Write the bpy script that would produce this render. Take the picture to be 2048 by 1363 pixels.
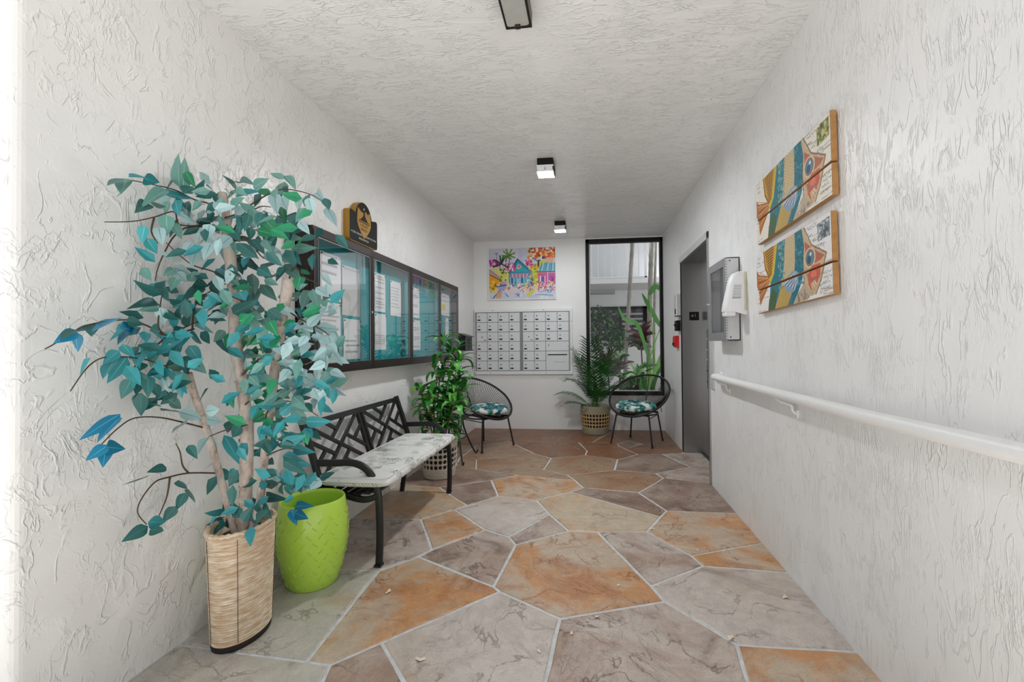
import bpy, math, random
import numpy as np
from mathutils import Vector, Matrix

for _o in list(bpy.data.objects):
    bpy.data.objects.remove(_o, do_unlink=True)
SC = bpy.context.scene
COL = SC.collection
PI = math.pi

# ------------------------------------------------------------------ camera
XL, XR, YB, H = -1.608, 0.973, 6.144, 2.6          # lobby: left wall, right wall, back wall, ceiling
CAM_H, F_PX = 1.156, 900.0
YAW, PITCH, ROLL = 0.1118, 0.01303, -0.00933


def camera():
    cd = bpy.data.cameras.new('camera')
    cd.sensor_fit = 'HORIZONTAL'
    cd.sensor_width = 36.0
    cd.lens = F_PX / 2048 * 36.0
    cd.shift_x = -(1079.43 - 1024) / 2048
    cd.shift_y = -(681.5 - 677.18) / 2048
    cd.clip_start = 0.02
    co = bpy.data.objects.new('camera', cd)
    COL.objects.link(co)
    fw = Vector((-math.sin(YAW), math.cos(YAW), 0))
    rt = Vector((math.cos(YAW), math.sin(YAW), 0))
    up = Vector((0, 0, 1))
    fw, up = fw * math.cos(PITCH) + up * math.sin(PITCH), up * math.cos(PITCH) - fw * math.sin(PITCH)
    rt, up = rt * math.cos(ROLL) + up * math.sin(ROLL), up * math.cos(ROLL) - rt * math.sin(ROLL)
    m = Matrix((rt, up, -fw)).transposed().to_4x4()
    m.translation = (0, 0, CAM_H)
    co.matrix_world = m
    SC.camera = co


camera()

# ------------------------------------------------------------------ sky and exposure
world = bpy.data.worlds.new('overcast_sky')
SC.world = world
world.use_nodes = True
_bg = world.node_tree.nodes['Background']
_bg.inputs[0].default_value = (0.93, 0.965, 1.0, 1)
_bg.inputs[1].default_value = 0.38
_sun = bpy.data.lights.new('sun', 'SUN')          # stands over the street, along the facade
_sun.energy = 5.4
_sun.angle = math.radians(1.0)
_sun.color = (0.97, 0.985, 1.0)
_so = bpy.data.objects.new('sun', _sun)
COL.objects.link(_so)
_so.location = (-6, -3, 9)
_so.rotation_euler = Vector((0.46, 0.03, -0.88)).to_track_quat('-Z', 'Y').to_euler()
LENS_EMIT = 190.0
SC.view_settings.view_transform = 'Standard'
SC.view_settings.look = 'None'
SC.view_settings.gamma = 1.0
SC.view_settings.use_curve_mapping = False
SC.view_settings.exposure = 1.1


# ------------------------------------------------------------------ mesh helpers
class MB:
    def __init__(s):
        s.v, s.f, s.mi, s.cur = [], [], [], 0

    def face(s, idx):
        s.f.append(tuple(idx)); s.mi.append(s.cur)

    def box(s, x0, x1, y0, y1, z0, z1):
        b = len(s.v)
        s.v += [(x0, y0, z0), (x1, y0, z0), (x1, y1, z0), (x0, y1, z0), (x0, y0, z1), (x1, y0, z1), (x1, y1, z1), (x0, y1, z1)]
        for q in ((0, 3, 2, 1), (4, 5, 6, 7), (0, 1, 5, 4), (1, 2, 6, 5), (2, 3, 7, 6), (3, 0, 4, 7)):
            s.face([b + i for i in q])
        return s

    def bar(s, p, q, w, h, up=(0, 0, 1)):
        p, q = Vector(p), Vector(q)
        d = (q - p).normalized()
        u = Vector(up)
        sd = d.cross(u)
        if sd.length < 1e-4:
            sd = d.cross(Vector((1, 0, 0)))
        sd.normalize()
        u = sd.cross(d)
        b = len(s.v)
        for c in (p, q):
            for a, e in ((-1, -1), (1, -1), (1, 1), (-1, 1)):
                s.v.append(tuple(c + sd * (a * w / 2) + u * (e * h / 2)))
        for k in ((3, 2, 1, 0), (4, 5, 6, 7), (0, 1, 5, 4), (1, 2, 6, 5), (2, 3, 7, 6), (3, 0, 4, 7)):
            s.face([b + i for i in k])
        return s

    def sweep(s, pts, prof, closed=False, up=(0, 0, 1), scale=None):
        """sweep a closed 2-D profile along a polyline"""
        P = [Vector(p) for p in pts]
        n, m = len(P), len(prof)
        b = len(s.v)
        u = None
        for i in range(n):
            if closed:
                d = P[(i + 1) % n] - P[i - 1]
            else:
                d = P[min(i + 1, n - 1)] - P[max(i - 1, 0)]
            d.normalize()
            if u is None:
                u = Vector(up)
            sd = d.cross(u)
            if sd.length < 1e-3:
                sd = d.cross(Vector((1, 0.2, 0)))
            sd.normalize()
            u = sd.cross(d)
            k = 1 if scale is None else scale[i]
            for a, e in prof:
                s.v.append(tuple(P[i] + sd * (a * k) + u * (e * k)))
        rng = n if closed else n - 1
        for i in range(rng):
            j = (i + 1) % n
            for a in range(m):
                c = (a + 1) % m
                s.face((b + i * m + a, b + i * m + c, b + j * m + c, b + j * m + a))
        if not closed:
            s.face([b + a for a in range(m)][::-1])
            s.face([b + (n - 1) * m + a for a in range(m)])
        return s

    def tube(s, pts, r, n=8, closed=False, up=(0, 0, 1)):
        rl = r if isinstance(r, (list, tuple)) else None
        rr = 1.0 if rl else r
        prof = [(rr * math.cos(2 * PI * k / n), rr * math.sin(2 * PI * k / n)) for k in range(n)]
        return s.sweep(pts, prof, closed, up, rl)

    def lathe(s, prof, n=48, c=(0, 0), sx=1.0, sy=1.0, rot=0.0, caps=(False, False)):
        b = len(s.v)
        cr, sr = math.cos(rot), math.sin(rot)
        for r, z in prof:
            for k in range(n):
                t = 2 * PI * k / n
                x, y = r * sx * math.cos(t), r * sy * math.sin(t)
                s.v.append((c[0] + x * cr - y * sr, c[1] + x * sr + y * cr, z))
        for i in range(len(prof) - 1):
            for k in range(n):
                l = (k + 1) % n
                s.face((b + i * n + k, b + i * n + l, b + (i + 1) * n + l, b + (i + 1) * n + k))
        if caps[0]:
            s.face([b + k for k in range(n)][::-1])
        if caps[1]:
            s.face([b + (len(prof) - 1) * n + k for k in range(n)])
        return s

    def prism(s, poly, t0, t1, fn):
        """extrude polygon (u,v) between t0 and t1; fn(u,v,t)->xyz"""
        b = len(s.v)
        n = len(poly)
        for t in (t0, t1):
            s.v += [tuple(fn(u, v, t)) for u, v in poly]
        s.face([b + i for i in range(n)][::-1])
        s.face([b + n + i for i in range(n)])
        for i in range(n):
            j = (i + 1) % n
            s.face((b + i, b + j, b + n + j, b + n + i))
        return s

    def quad(s, a, b_, c, d):
        b = len(s.v)
        s.v += [tuple(a), tuple(b_), tuple(c), tuple(d)]
        s.face((b, b + 1, b + 2, b + 3))
        return s


def world_off(p):
    o = Vector((0, 0, 0))
    while p is not None:
        o += p.location
        p = p.parent
    return o


def mesh_of(mb, name, mats, off=(0, 0, 0), smooth=False):
    me = bpy.data.meshes.new(name)
    ox, oy, oz = off
    me.from_pydata([(x - ox, y - oy, z - oz) for x, y, z in mb.v], [], mb.f)
    for m in (mats if isinstance(mats, (list, tuple)) else [mats]):
        me.materials.append(m)
    if any(mb.mi):
        me.polygons.foreach_set('material_index', mb.mi)
    if smooth:
        me.polygons.foreach_set('use_smooth', [True] * len(me.polygons))
    me.update()
    return me


def link(name, me, parent=None, loc=(0, 0, 0)):
    o = bpy.data.objects.new(name, me)
    COL.objects.link(o)
    o.location = loc
    if parent is not None:
        o.parent = parent
    return o


def obj(name, mb, mats, parent=None, smooth=False, local=False, bevel=0.0, angle=None, base=None):
    """one mesh object; vertices are in world space unless local=True"""
    if parent is None:
        off = Vector(base) if base is not None else Vector((0, 0, 0))
        loc = off
    else:
        off = Vector((0, 0, 0)) if local else world_off(parent)
        loc = (0, 0, 0)
    o = link(name, mesh_of(mb, name, mats, off, smooth), parent, loc)
    if bevel:
        m = o.modifiers.new('bevel', 'BEVEL')
        m.width = bevel
        m.segments = 2
        m.limit_method = 'ANGLE'
        m.angle_limit = math.radians(40)
    if smooth and angle:
        auto_smooth(o.data, angle)
    return o


def auto_smooth(me, deg):
    try:
        me.set_sharp_from_angle(angle=math.radians(deg))
    except Exception:
        pass


def tag(o, label=None, cat=None, group=None, kind=None):
    if label: o['label'] = label
    if cat: o['category'] = cat
    if group: o['group'] = group
    if kind: o['kind'] = kind
    return o


def thing(name, loc, label, cat, group=None, rotz=0.0):
    o = bpy.data.objects.new(name, None)
    COL.objects.link(o)
    o.empty_display_size = 0.05
    o.location = loc
    o.rotation_euler = (0, 0, rotz)
    return tag(o, label, cat, group)


def struct(name, mb, mats, parent=None, **k):
    o = obj(name, mb, mats, parent, **k)
    if parent is None:
        o['kind'] = 'structure'
    return o


def smooth_path(pts, n=6):
    P = [Vector(p) for p in pts]
    out = []
    for i in range(len(P) - 1):
        p0, p1, p2, p3 = P[max(i - 1, 0)], P[i], P[i + 1], P[min(i + 2, len(P) - 1)]
        for k in range(n):
            t = k / n
            out.append(0.5 * ((2 * p1) + (p2 - p0) * t + (2 * p0 - 5 * p1 + 4 * p2 - p3) * t * t + (3 * p1 - p0 - 3 * p2 + p3) * t ** 3))
    out.append(P[-1])
    return out


def rrect(w, h, r, n=4):
    out = []
    for cx, cy, a0 in ((w / 2 - r, h / 2 - r, 0), (-w / 2 + r, h / 2 - r, 90), (-w / 2 + r, -h / 2 + r, 180), (w / 2 - r, -h / 2 + r, 270)):
        for k in range(n + 1):
            a = math.radians(a0 + 90 * k / n)
            out.append((cx + r * math.cos(a), cy + r * math.sin(a)))
    return out


# ------------------------------------------------------------------ material helpers
def srgb(r, g, b):
    def c(u):
        u /= 255.0
        return u / 12.92 if u <= 0.04045 else ((u + 0.055) / 1.055) ** 2.4
    return (c(r), c(g), c(b), 1.0)


class NT:
    def __init__(s, name):
        s.m = bpy.data.materials.new(name)
        s.m.use_nodes = True
        s.t = s.m.node_tree
        s.b = s.t.nodes['Principled BSDF']
        s.out = s.t.nodes['Material Output']

    def n(s, typ, **k):
        nd = s.t.nodes.new(typ)
        for a, v in k.items():
            setattr(nd, a, v)
        return nd

    def l(s, a, b):
        s.t.links.new(a, b)

    def coord(s, scale=(1, 1, 1), loc=(0, 0, 0), rot=(0, 0, 0), kind='Object'):
        tc = s.n('ShaderNodeTexCoord')
        mp = s.n('ShaderNodeMapping')
        mp.inputs['Scale'].default_value = scale
        mp.inputs['Location'].default_value = loc
        mp.inputs['Rotation'].default_value = rot
        s.l(tc.outputs[kind], mp.inputs[0])
        return mp.outputs[0]

    def noise(s, vec, scale, detail=3, rough=0.5, dist=0.0, dims='3D', w=None):
        nd = s.n('ShaderNodeTexNoise')
        nd.noise_dimensions = dims
        nd.inputs['Scale'].default_value = scale
        nd.inputs['Detail'].default_value = detail
        nd.inputs['Roughness'].default_value = rough
        nd.inputs['Distortion'].default_value = dist
        if vec is not None:
            s.l(vec, nd.inputs['Vector'])
        if w is not None:
            s.l(w, nd.inputs['W'])
        return nd.outputs[0]

    def ramp(s, val, stops, interp='LINEAR'):
        nd = s.n('ShaderNodeValToRGB')
        cr = nd.color_ramp
        cr.interpolation = interp
        while len(cr.elements) < len(stops):
            cr.elements.new(0.5)
        for e, (p, c) in zip(cr.elements, stops):
            e.position = p
            e.color = c if isinstance(c, (tuple, list)) else (c, c, c, 1)
        s.l(val, nd.inputs[0])
        return nd.outputs[0]

    def math(s, op, a, b=None, clamp=False):
        nd = s.n('ShaderNodeMath', operation=op)
        nd.use_clamp = clamp
        for i, x in enumerate((a, b)):
            if x is None:
                continue
            if isinstance(x, (int, float)):
                nd.inputs[i].default_value = x
            else:
                s.l(x, nd.inputs[i])
        return nd.outputs[0]

    def mix(s, fac, a, b, blend='MIX'):
        nd = s.n('ShaderNodeMix', data_type='RGBA', blend_type=blend)
        for sock, x in ((nd.inputs[0], fac), (nd.inputs[6], a), (nd.inputs[7], b)):
            if isinstance(x, (int, float)):
                sock.default_value = x
            elif isinstance(x, (tuple, list)):
                sock.default_value = x
            else:
                s.l(x, sock)
        return nd.outputs[2]

    def bump(s, h, strength=0.5, dist=0.01, normal=None):
        nd = s.n('ShaderNodeBump')
        nd.inputs['Strength'].default_value = strength
        nd.inputs['Distance'].default_value = dist
        s.l(h, nd.inputs['Height'])
        if normal is not None:
            s.l(normal, nd.inputs['Normal'])
        s.l(nd.outputs[0], s.b.inputs['Normal'])
        return nd.outputs[0]

    def col(s, c):
        if isinstance(c, (tuple, list)):
            s.b.inputs['Base Color'].default_value = c
        else:
            s.l(c, s.b.inputs['Base Color'])

    def set(s, **k):
        for a, v in k.items():
            s.b.inputs[a.replace('_', ' ')].default_value = v
        return s


def simple(name, c, rough=0.5, metal=0.0, var=0.06, scale=25.0, bump=0.0, spec=0.5, coat=0.0):
    """plain colour with slight procedural variation"""
    t = NT(name)
    t.set(Roughness=rough, Metallic=metal)
    t.b.inputs['Specular IOR Level'].default_value = spec
    t.b.inputs['Coat Weight'].default_value = coat
    vec = t.coord()
    nz = t.noise(vec, scale, 4)
    k = t.ramp(nz, [(0.3, 1 - var), (0.7, 1 + var * 0.5)])
    t.col(t.mix(1.0, c, k, 'MULTIPLY'))
    if bump:
        t.bump(nz, bump, 0.004)
    return t.m


def vcol_mat(name, rough=0.6, spec=0.4, bump=0.0, scale=60):
    t = NT(name)
    a = t.n('ShaderNodeVertexColor', layer_name='print')
    t.col(a.outputs[0])
    t.set(Roughness=rough)
    t.b.inputs['Specular IOR Level'].default_value = spec
    if bump:
        t.bump(t.noise(t.coord(), scale, 5), bump, 0.003)
    return t.m


def stucco(name, c, line, seed, rough=0.36, strength=0.62, ridge_scale=16.0, mask=(0.44, 0.56)):
    """trowelled plaster: shallow skips and thin raised ridges running along one direction"""
    t = NT(name)
    t.set(Roughness=rough)
    t.b.inputs['Specular IOR Level'].default_value = 0.55
    v1 = t.coord(line, (seed, seed * 1.7, seed * 0.3))
    v2 = t.coord((1, 1, 1), (seed * 2.1, 0, seed))
    big = t.noise(v1, 6.0, 4, 0.5, 0.7)
    plate = t.ramp(big, [(0.44, 0.0), (0.49, 0.8), (0.60, 1.0)])
    fine = t.noise(v1, ridge_scale, 3, 0.5, 1.0)
    r = t.math('ABSOLUTE', t.math('SUBTRACT', fine, 0.5))
    ridge = t.ramp(r, [(0.0, 1.0), (0.012, 0.8), (0.034, 0.0)])
    fine2 = t.noise(v1, ridge_scale * 2.3, 3, 0.5, 1.0)
    r2 = t.math('ABSOLUTE', t.math('SUBTRACT', fine2, 0.5))
    ridge2 = t.ramp(r2, [(0.0, 1.0), (0.02, 0.7), (0.05, 0.0)])
    m1 = t.ramp(t.noise(v2, 9.0, 3, 0.6, 0.5), [(mask[0], 0.0), (mask[1], 1.0)])
    m2 = t.ramp(t.noise(v2, 6.0, 3, 0.6, 0.5), [(mask[0] + 0.04, 0.0), (mask[1] + 0.05, 1.0)])
    grit = t.noise(v2, 110.0, 3, 0.6)
    h = t.math('ADD', t.math('MULTIPLY', plate, 0.22), t.math('MULTIPLY', t.math('MULTIPLY', ridge, m1), 0.75))
    h = t.math('ADD', h, t.math('MULTIPLY', t.math('MULTIPLY', ridge2, m2), 0.45))
    h = t.math('ADD', h, t.math('MULTIPLY', grit, 0.07))
    h = t.math('ADD', h, t.math('MULTIPLY', t.noise(v2, 2.2, 2), 0.8))
    t.bump(h, strength, 0.006)
    dirt = t.ramp(t.noise(v2, 2.3, 5, 0.6), [(0.3, 0.96), (0.65, 1.0)])
    t.col(t.mix(1.0, c, dirt, 'MULTIPLY'))
    return t.m


def flag_mat(name, base, stain, dark, a_st, a_dk):
    t = NT(name)
    oi = t.n('ShaderNodeObjectInfo')
    w = t.math('MULTIPLY', oi.outputs['Random'], 37.0)
    v = t.coord((1, 1, 1))
    n1 = t.noise(v, 2.0, 6, 0.66, 0.9, '4D', w)
    n2 = t.noise(v, 2.8, 7, 0.70, 1.3, '4D', t.math('ADD', w, 11.0))
    n3 = t.noise(v, 14.0, 6, 0.68, 0.6, '4D', w)
    c = t.mix(t.ramp(n1, [(a_st - 0.05, 0.0), (a_st + 0.08, 1.0)]), base, stain)
    c = t.mix(t.ramp(n2, [(a_dk - 0.04, 0.0), (a_dk + 0.13, 0.9)]), c, dark)
    c = t.mix(1.0, c, t.ramp(n3, [(0.25, 0.78), (0.75, 1.14)]), 'MULTIPLY')
    spk = t.ramp(t.noise(v, 160.0, 2, 0.5), [(0.30, 0.72), (0.42, 1.0)])
    c = t.mix(1.0, c, spk, 'MULTIPLY')
    # cleft lines of the stone: veins with mineral colour, some of them proud
    vn = t.noise(v, 2.6, 5, 0.55, 1.6, '4D', t.math('ADD', w, 5.0))
    crk = t.math('ABSOLUTE', t.math('SUBTRACT', vn, 0.5))
    vein = t.math('MULTIPLY', t.ramp(crk, [(0.0, 1.0), (0.006, 0.8), (0.016, 0.0)]), t.ramp(t.noise(v, 5.0, 3), [(0.45, 0.0), (0.58, 0.75)]))
    c = t.mix(vein, c, tuple(x * 0.75 for x in dark[:3]) + (1,))
    t.col(c)
    t.set(Roughness=0.40)
    t.b.inputs['Specular IOR Level'].default_value = 0.5
    step = t.ramp(vn, [(0.40, 0.0), (0.47, 0.4), (0.495, 0.45), (0.505, 0.8), (0.60, 1.0)])
    pit = t.ramp(t.noise(v, 30.0, 4, 0.6, 0.8), [(0.36, 0.0), (0.46, 1.0)])
    pm_ = t.ramp(t.noise(v, 4.0, 2), [(0.50, 0.0), (0.60, 1.0)])
    h = t.math('ADD', t.math('MULTIPLY', step, 0.9), t.math('MULTIPLY', t.math('MULTIPLY', pit, pm_), 0.35))
    h = t.math('ADD', h, t.math('MULTIPLY', n3, 0.5))
    h = t.math('ADD', h, t.math('MULTIPLY', n2, 1.4))
    t.bump(h, 0.7, 0.007)
    return t.m


def glass_mat(name, ior=1.5, tint=(1, 1, 1, 1), rough=0.0):
    t = NT(name)
    tr = t.n('ShaderNodeBsdfTransparent'); tr.inputs[0].default_value = tint
    gl = t.n('ShaderNodeBsdfGlossy'); gl.inputs['Roughness'].default_value = rough
    fr = t.n('ShaderNodeFresnel'); fr.inputs[0].default_value = ior
    mx = t.n('ShaderNodeMixShader')
    ge = t.n('ShaderNodeNewGeometry')
    t.l(t.math('MULTIPLY', fr.outputs[0], t.math('SUBTRACT', 1.0, ge.outputs['Backfacing'])), mx.inputs[0]); t.l(tr.outputs[0], mx.inputs[1]); t.l(gl.outputs[0], mx.inputs[2])
    t.l(mx.outputs[0], t.out.inputs[0])
    return t.m


MT = {}
MT['wall_l'] = stucco('stucco_left_wall', srgb(241, 240, 238), (1.0, 1.0, 0.65), 3.1, rough=0.32, ridge_scale=11.0, strength=0.62)
MT['wall_r'] = stucco('stucco_right_wall', srgb(241, 241, 241), (1.0, 1.5, 0.40), 8.4, rough=0.40, ridge_scale=15.0)
MT['ceil'] = stucco('stucco_ceiling', srgb(244, 244, 244), (0.42, 1.35, 1.0), 5.2, rough=0.27, ridge_scale=17.0, strength=0.7)
MT['wall_b'] = simple('smooth_painted_plaster', srgb(241, 241, 240), 0.6, var=0.03, scale=3, bump=0.05)
MT['grout'] = simple('grey_grout', srgb(212, 213, 213), 0.75, var=0.18, scale=30, bump=0.2)
GREYT = srgb(160, 146, 128)
MT['f_grey'] = flag_mat('flagstone_grey', srgb(196, 190, 180), srgb(190, 172, 148), srgb(160, 146, 134), 0.58, 0.62)
MT['f_orange'] = flag_mat('flagstone_orange', srgb(198, 178, 156), srgb(200, 146, 98), srgb(170, 108, 64), 0.50, 0.56)
MT['f_brown'] = flag_mat('flagstone_brown', srgb(198, 184, 173), srgb(172, 146, 130), srgb(120, 94, 82), 0.52, 0.56)
MT['f_darkbrown'] = flag_mat('flagstone_dark_brown', srgb(170, 150, 136), srgb(146, 118, 102), srgb(106, 84, 72), 0.48, 0.54)
MT['f_mauve'] = flag_mat('flagstone_mauve_grey', srgb(204, 193, 184), srgb(194, 176, 160), srgb(158, 136, 124), 0.55, 0.61)
MT['f_tan'] = flag_mat('flagstone_tan', srgb(200, 182, 158), srgb(202, 162, 122), srgb(164, 132, 108), 0.54, 0.61)
MT['f_rust'] = flag_mat('flagstone_rust', srgb(146, 112, 88), srgb(142, 94, 64), srgb(100, 72, 58), 0.48, 0.56)
MT['f_umber'] = flag_mat('flagstone_far_dimmed', srgb(166, 138, 112), srgb(158, 116, 84), srgb(116, 88, 72), 0.52, 0.60)  # same stone farther in; browner colour stands in for less sky glare
MT['black'] = simple('black_powder_coat', srgb(26, 26, 28), 0.38, var=0.1, scale=60, bump=0.05)
MT['blackwire'] = simple('black_resin_cord', srgb(24, 21, 19), 0.5, var=0.1)
MT['bronze'] = simple('dark_bronze_aluminium', srgb(44, 34, 31), 0.34, 0.3, var=0.08)
MT['white'] = simple('white_paint', srgb(236, 236, 236), 0.4, var=0.02)
MT['whiteplastic'] = simple('white_plastic', srgb(238, 239, 242), 0.35, var=0.015)
MT['alu'] = simple('satin_aluminium', srgb(212, 213, 215), 0.45, 0.35, var=0.04)
MT['alugrey'] = simple('grey_aluminium', srgb(150, 151, 153), 0.4, 0.5, var=0.05)
MT['darkgrey'] = simple('dark_grey_metal', srgb(74, 74, 76), 0.45, 0.3, var=0.08)
MT['glass'] = glass_mat('clear_pane')
MT['glass2'] = glass_mat('double_reflecting_pane', 2.5)
MT['teal'] = simple('teal_felt', srgb(24, 158, 166), 0.85, var=0.06, scale=80, bump=0.1)
MT['gold'] = simple('gold_paint', srgb(176, 132, 48), 0.4, 0.25, var=0.1)
MT['signblack'] = simple('gloss_black_paint', srgb(14, 12, 14), 0.5, var=0.05, spec=0.25)
MT['signwhite'] = simple('cream_lettering', srgb(215, 210, 190), 0.5)
MT['green'] = simple('lime_green_glaze', srgb(190, 230, 84), 0.28, var=0.03, scale=6, coat=0.3)
MT['red'] = simple('red_plastic', srgb(200, 22, 28), 0.35)
MT['wood'] = simple('pale_brown_plank_edge', srgb(176, 128, 74), 0.6, var=0.2, scale=40, bump=0.1)
MT['lens'] = simple('frosted_lens', srgb(226, 226, 224), 0.35, var=0.03)


def brushed(name, c, rough):
    t = NT(name)
    t.set(Metallic=0.95, Roughness=rough)
    v = t.coord((0.5, 0.5, 160))
    n = t.noise(v, 6.0, 3)
    t.col(t.mix(t.ramp(n, [(0.3, 0.0), (0.7, 1.0)]), tuple(x * 0.9 for x in c[:3]) + (1,), c))
    t.bump(n, 0.05, 0.001)
    return t.m


MT['steel'] = brushed('brushed_stainless_steel', srgb(176, 175, 174), 0.3)
MT['steel_dark'] = brushed('dull_stainless_steel', srgb(120, 120, 120), 0.35)

# bark of the artificial tree
_t = NT('mottled_tan_bark')
_v = _t.coord((1, 1, 0.5))
_n = _t.noise(_v, 60, 5, 0.6, 0.5)
_n2 = _t.noise(_v, 14, 4, 0.6, 0.5)
_t.col(_t.mix(_t.ramp(_n2, [(0.4, 0.0), (0.65, 1.0)]), _t.mix(_t.ramp(_n, [(0.35, 0.0), (0.6, 1.0)]), srgb(126, 100, 88), srgb(198, 178, 164)), srgb(212, 202, 192)))
_t.set(Roughness=0.85)
_t.bump(_n, 0.5, 0.004)
MT['bark'] = _t.m
MT['twig'] = simple('dark_brown_twig', srgb(82, 62, 50), 0.7, var=0.15)


def leaf_mat(name, c, rough=0.42):
    t = NT(name)
    oi = t.n('ShaderNodeObjectInfo')
    k = t.ramp(oi.outputs['Random'], [(0.0, 0.72), (1.0, 1.18)])
    nz = t.ramp(t.noise(t.coord((1, 1, 1)), 45, 4, 0.6), [(0.3, 0.85), (0.7, 1.1)])
    t.col(t.mix(1.0, t.mix(1.0, c, k, 'MULTIPLY'), nz, 'MULTIPLY'))
    t.set(Roughness=rough)
    t.b.inputs['Subsurface Weight'].default_value = 0.0
    return t.m


LM = {k: leaf_mat('silk_leaf_' + nm, srgb(*c)) for k, nm, c in (
    ('T', 'teal', (52, 152, 158)), ('B', 'blue_teal', (8, 124, 160)), ('D', 'dark_teal', (40, 104, 100)),
    ('M', 'grey_green', (104, 156, 146)), ('S', 'silver_teal', (170, 204, 206)), ('G', 'green', (40, 150, 104)), ('L', 'light_green', (130, 214, 160)))}
LV = {k: leaf_mat('leaf_vein_' + k, srgb(*c)) for k, c in (
    ('T', (120, 190, 194)), ('B', (90, 180, 206)), ('D', (70, 134, 128)), ('M', (150, 190, 178)), ('S', (96, 140, 146)), ('G', (130, 206, 160)), ('L', (200, 240, 210)))}


# ------------------------------------------------------------------ print painter (flat artwork, one colour per mesh point)
class Canvas:
    def __init__(s, w, h, bg, seed=1):
        s.w, s.h = w, h
        s.a = np.zeros((h, w, 3)) + np.array(srgb(*bg)[:3])
        s.y, s.x = np.mgrid[0:h, 0:w]
        s.u = (s.x + 0.5) / w
        s.vv = 1 - (s.y + 0.5) / h
        s.r = np.random.RandomState(seed)

    def put(s, mask, c, al=1.0):
        c = np.array(srgb(*c)[:3])
        m = (mask * al)[..., None] if mask.dtype != bool else (mask.astype(float) * al)[..., None]
        s.a = s.a * (1 - m) + c * m

    def inside(s, pts):
        ins = np.zeros(s.u.shape, bool)
        n = len(pts)
        for i in range(n):
            x0, y0 = pts[i]
            x1, y1 = pts[(i + 1) % n]
            if y0 == y1:
                continue
            cond = ((y0 > s.vv) != (y1 > s.vv)) & (s.u < (x1 - x0) * (s.vv - y0) / (y1 - y0) + x0)
            ins ^= cond
        return ins

    def poly(s, pts, c, al=1.0):
        s.put(s.inside(pts), c, al)

    def ell(s, cx, cy, rx, ry, c, al=1.0):
        s.put(((s.u - cx) / rx) ** 2 + ((s.vv - cy) / ry) ** 2 < 1, c, al)

    def line(s, p, q, w, c, al=1.0, asp=None):
        asp = asp or s.h / s.w
        px, py, qx, qy = p[0], p[1] * asp, q[0], q[1] * asp
        dx, dy = qx - px, qy - py
        L = max(dx * dx + dy * dy, 1e-9)
        t = np.clip(((s.u - px) * dx + (s.vv * asp - py) * dy) / L, 0, 1)
        d = np.hypot(s.u - px - t * dx, s.vv * asp - py - t * dy)
        s.put(d < w, c, al)

    def dabs(s, n, box, size, cols, al=0.9):
        for _ in range(n):
            x = s.r.uniform(box[0], box[1]); y = s.r.uniform(box[2], box[3])
            k = s.r.uniform(0.5, 1.2)
            s.ell(x, y, size * k * s.r.uniform(.6, 1.4), size * k * s.r.uniform(.6, 1.6) * s.w / s.h, cols[s.r.randint(len(cols))], al)

    def grain(s, amt, sx=1, sy=1):
        g = s.r.normal(0, 1, (s.h // sy + 2, s.w // sx + 2))
        g = np.kron(g, np.ones((sy, sx)))[:s.h, :s.w]
        s.a = np.clip(s.a * (1 + amt * g[..., None]), 0, 1)


def printed(name, cv, org, du, dv, mat, parent=None, bend=None, base=None, local=False):
    """grid mesh carrying the canvas colours; org = lower-left corner, du/dv = edge vectors"""
    h, w = cv.h, cv.w
    U = (np.arange(w)) / (w - 1)
    V = 1 - np.arange(h) / (h - 1)
    uu, vv = np.meshgrid(U, V)
    org, du, dv = np.array(org, float), np.array(du, float), np.array(dv, float)
    P = org + uu[..., None] * du + vv[..., None] * dv
    if bend is not None:
        nrm = np.cross(du, dv); nrm /= np.linalg.norm(nrm)
        P = P + bend(uu, vv)[..., None] * nrm
    off = np.array(world_off(parent)) if (parent is not None and not local) else (np.array(base) if base is not None else np.zeros(3))
    P = (P - off).reshape(-1, 3)
    idx = np.arange(w * h).reshape(h, w)
    fc = np.stack([idx[1:, :-1], idx[1:, 1:], idx[:-1, 1:], idx[:-1, :-1]], -1).reshape(-1, 4)
    me = bpy.data.meshes.new(name)
    me.vertices.add(w * h)
    me.vertices.foreach_set('co', P.ravel())
    me.loops.add(fc.size)
    me.loops.foreach_set('vertex_index', fc.ravel())
    me.polygons.add(len(fc))
    me.polygons.foreach_set('loop_start', np.arange(len(fc)) * 4)
    me.update(calc_edges=True)
    me.validate()
    ca = me.color_attributes.new('print', 'FLOAT_COLOR', 'POINT')
    rgba = np.ones((w * h, 4)); rgba[:, :3] = cv.a.reshape(-1, 3)
    ca.data.foreach_set('color', rgba.ravel())
    me.materials.append(mat)
    me.polygons.foreach_set('use_smooth', [True] * len(fc))
    o = link(name, me, parent, (0, 0, 0) if parent is not None else (tuple(base) if base is not None else (0, 0, 0)))
    return o


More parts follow.
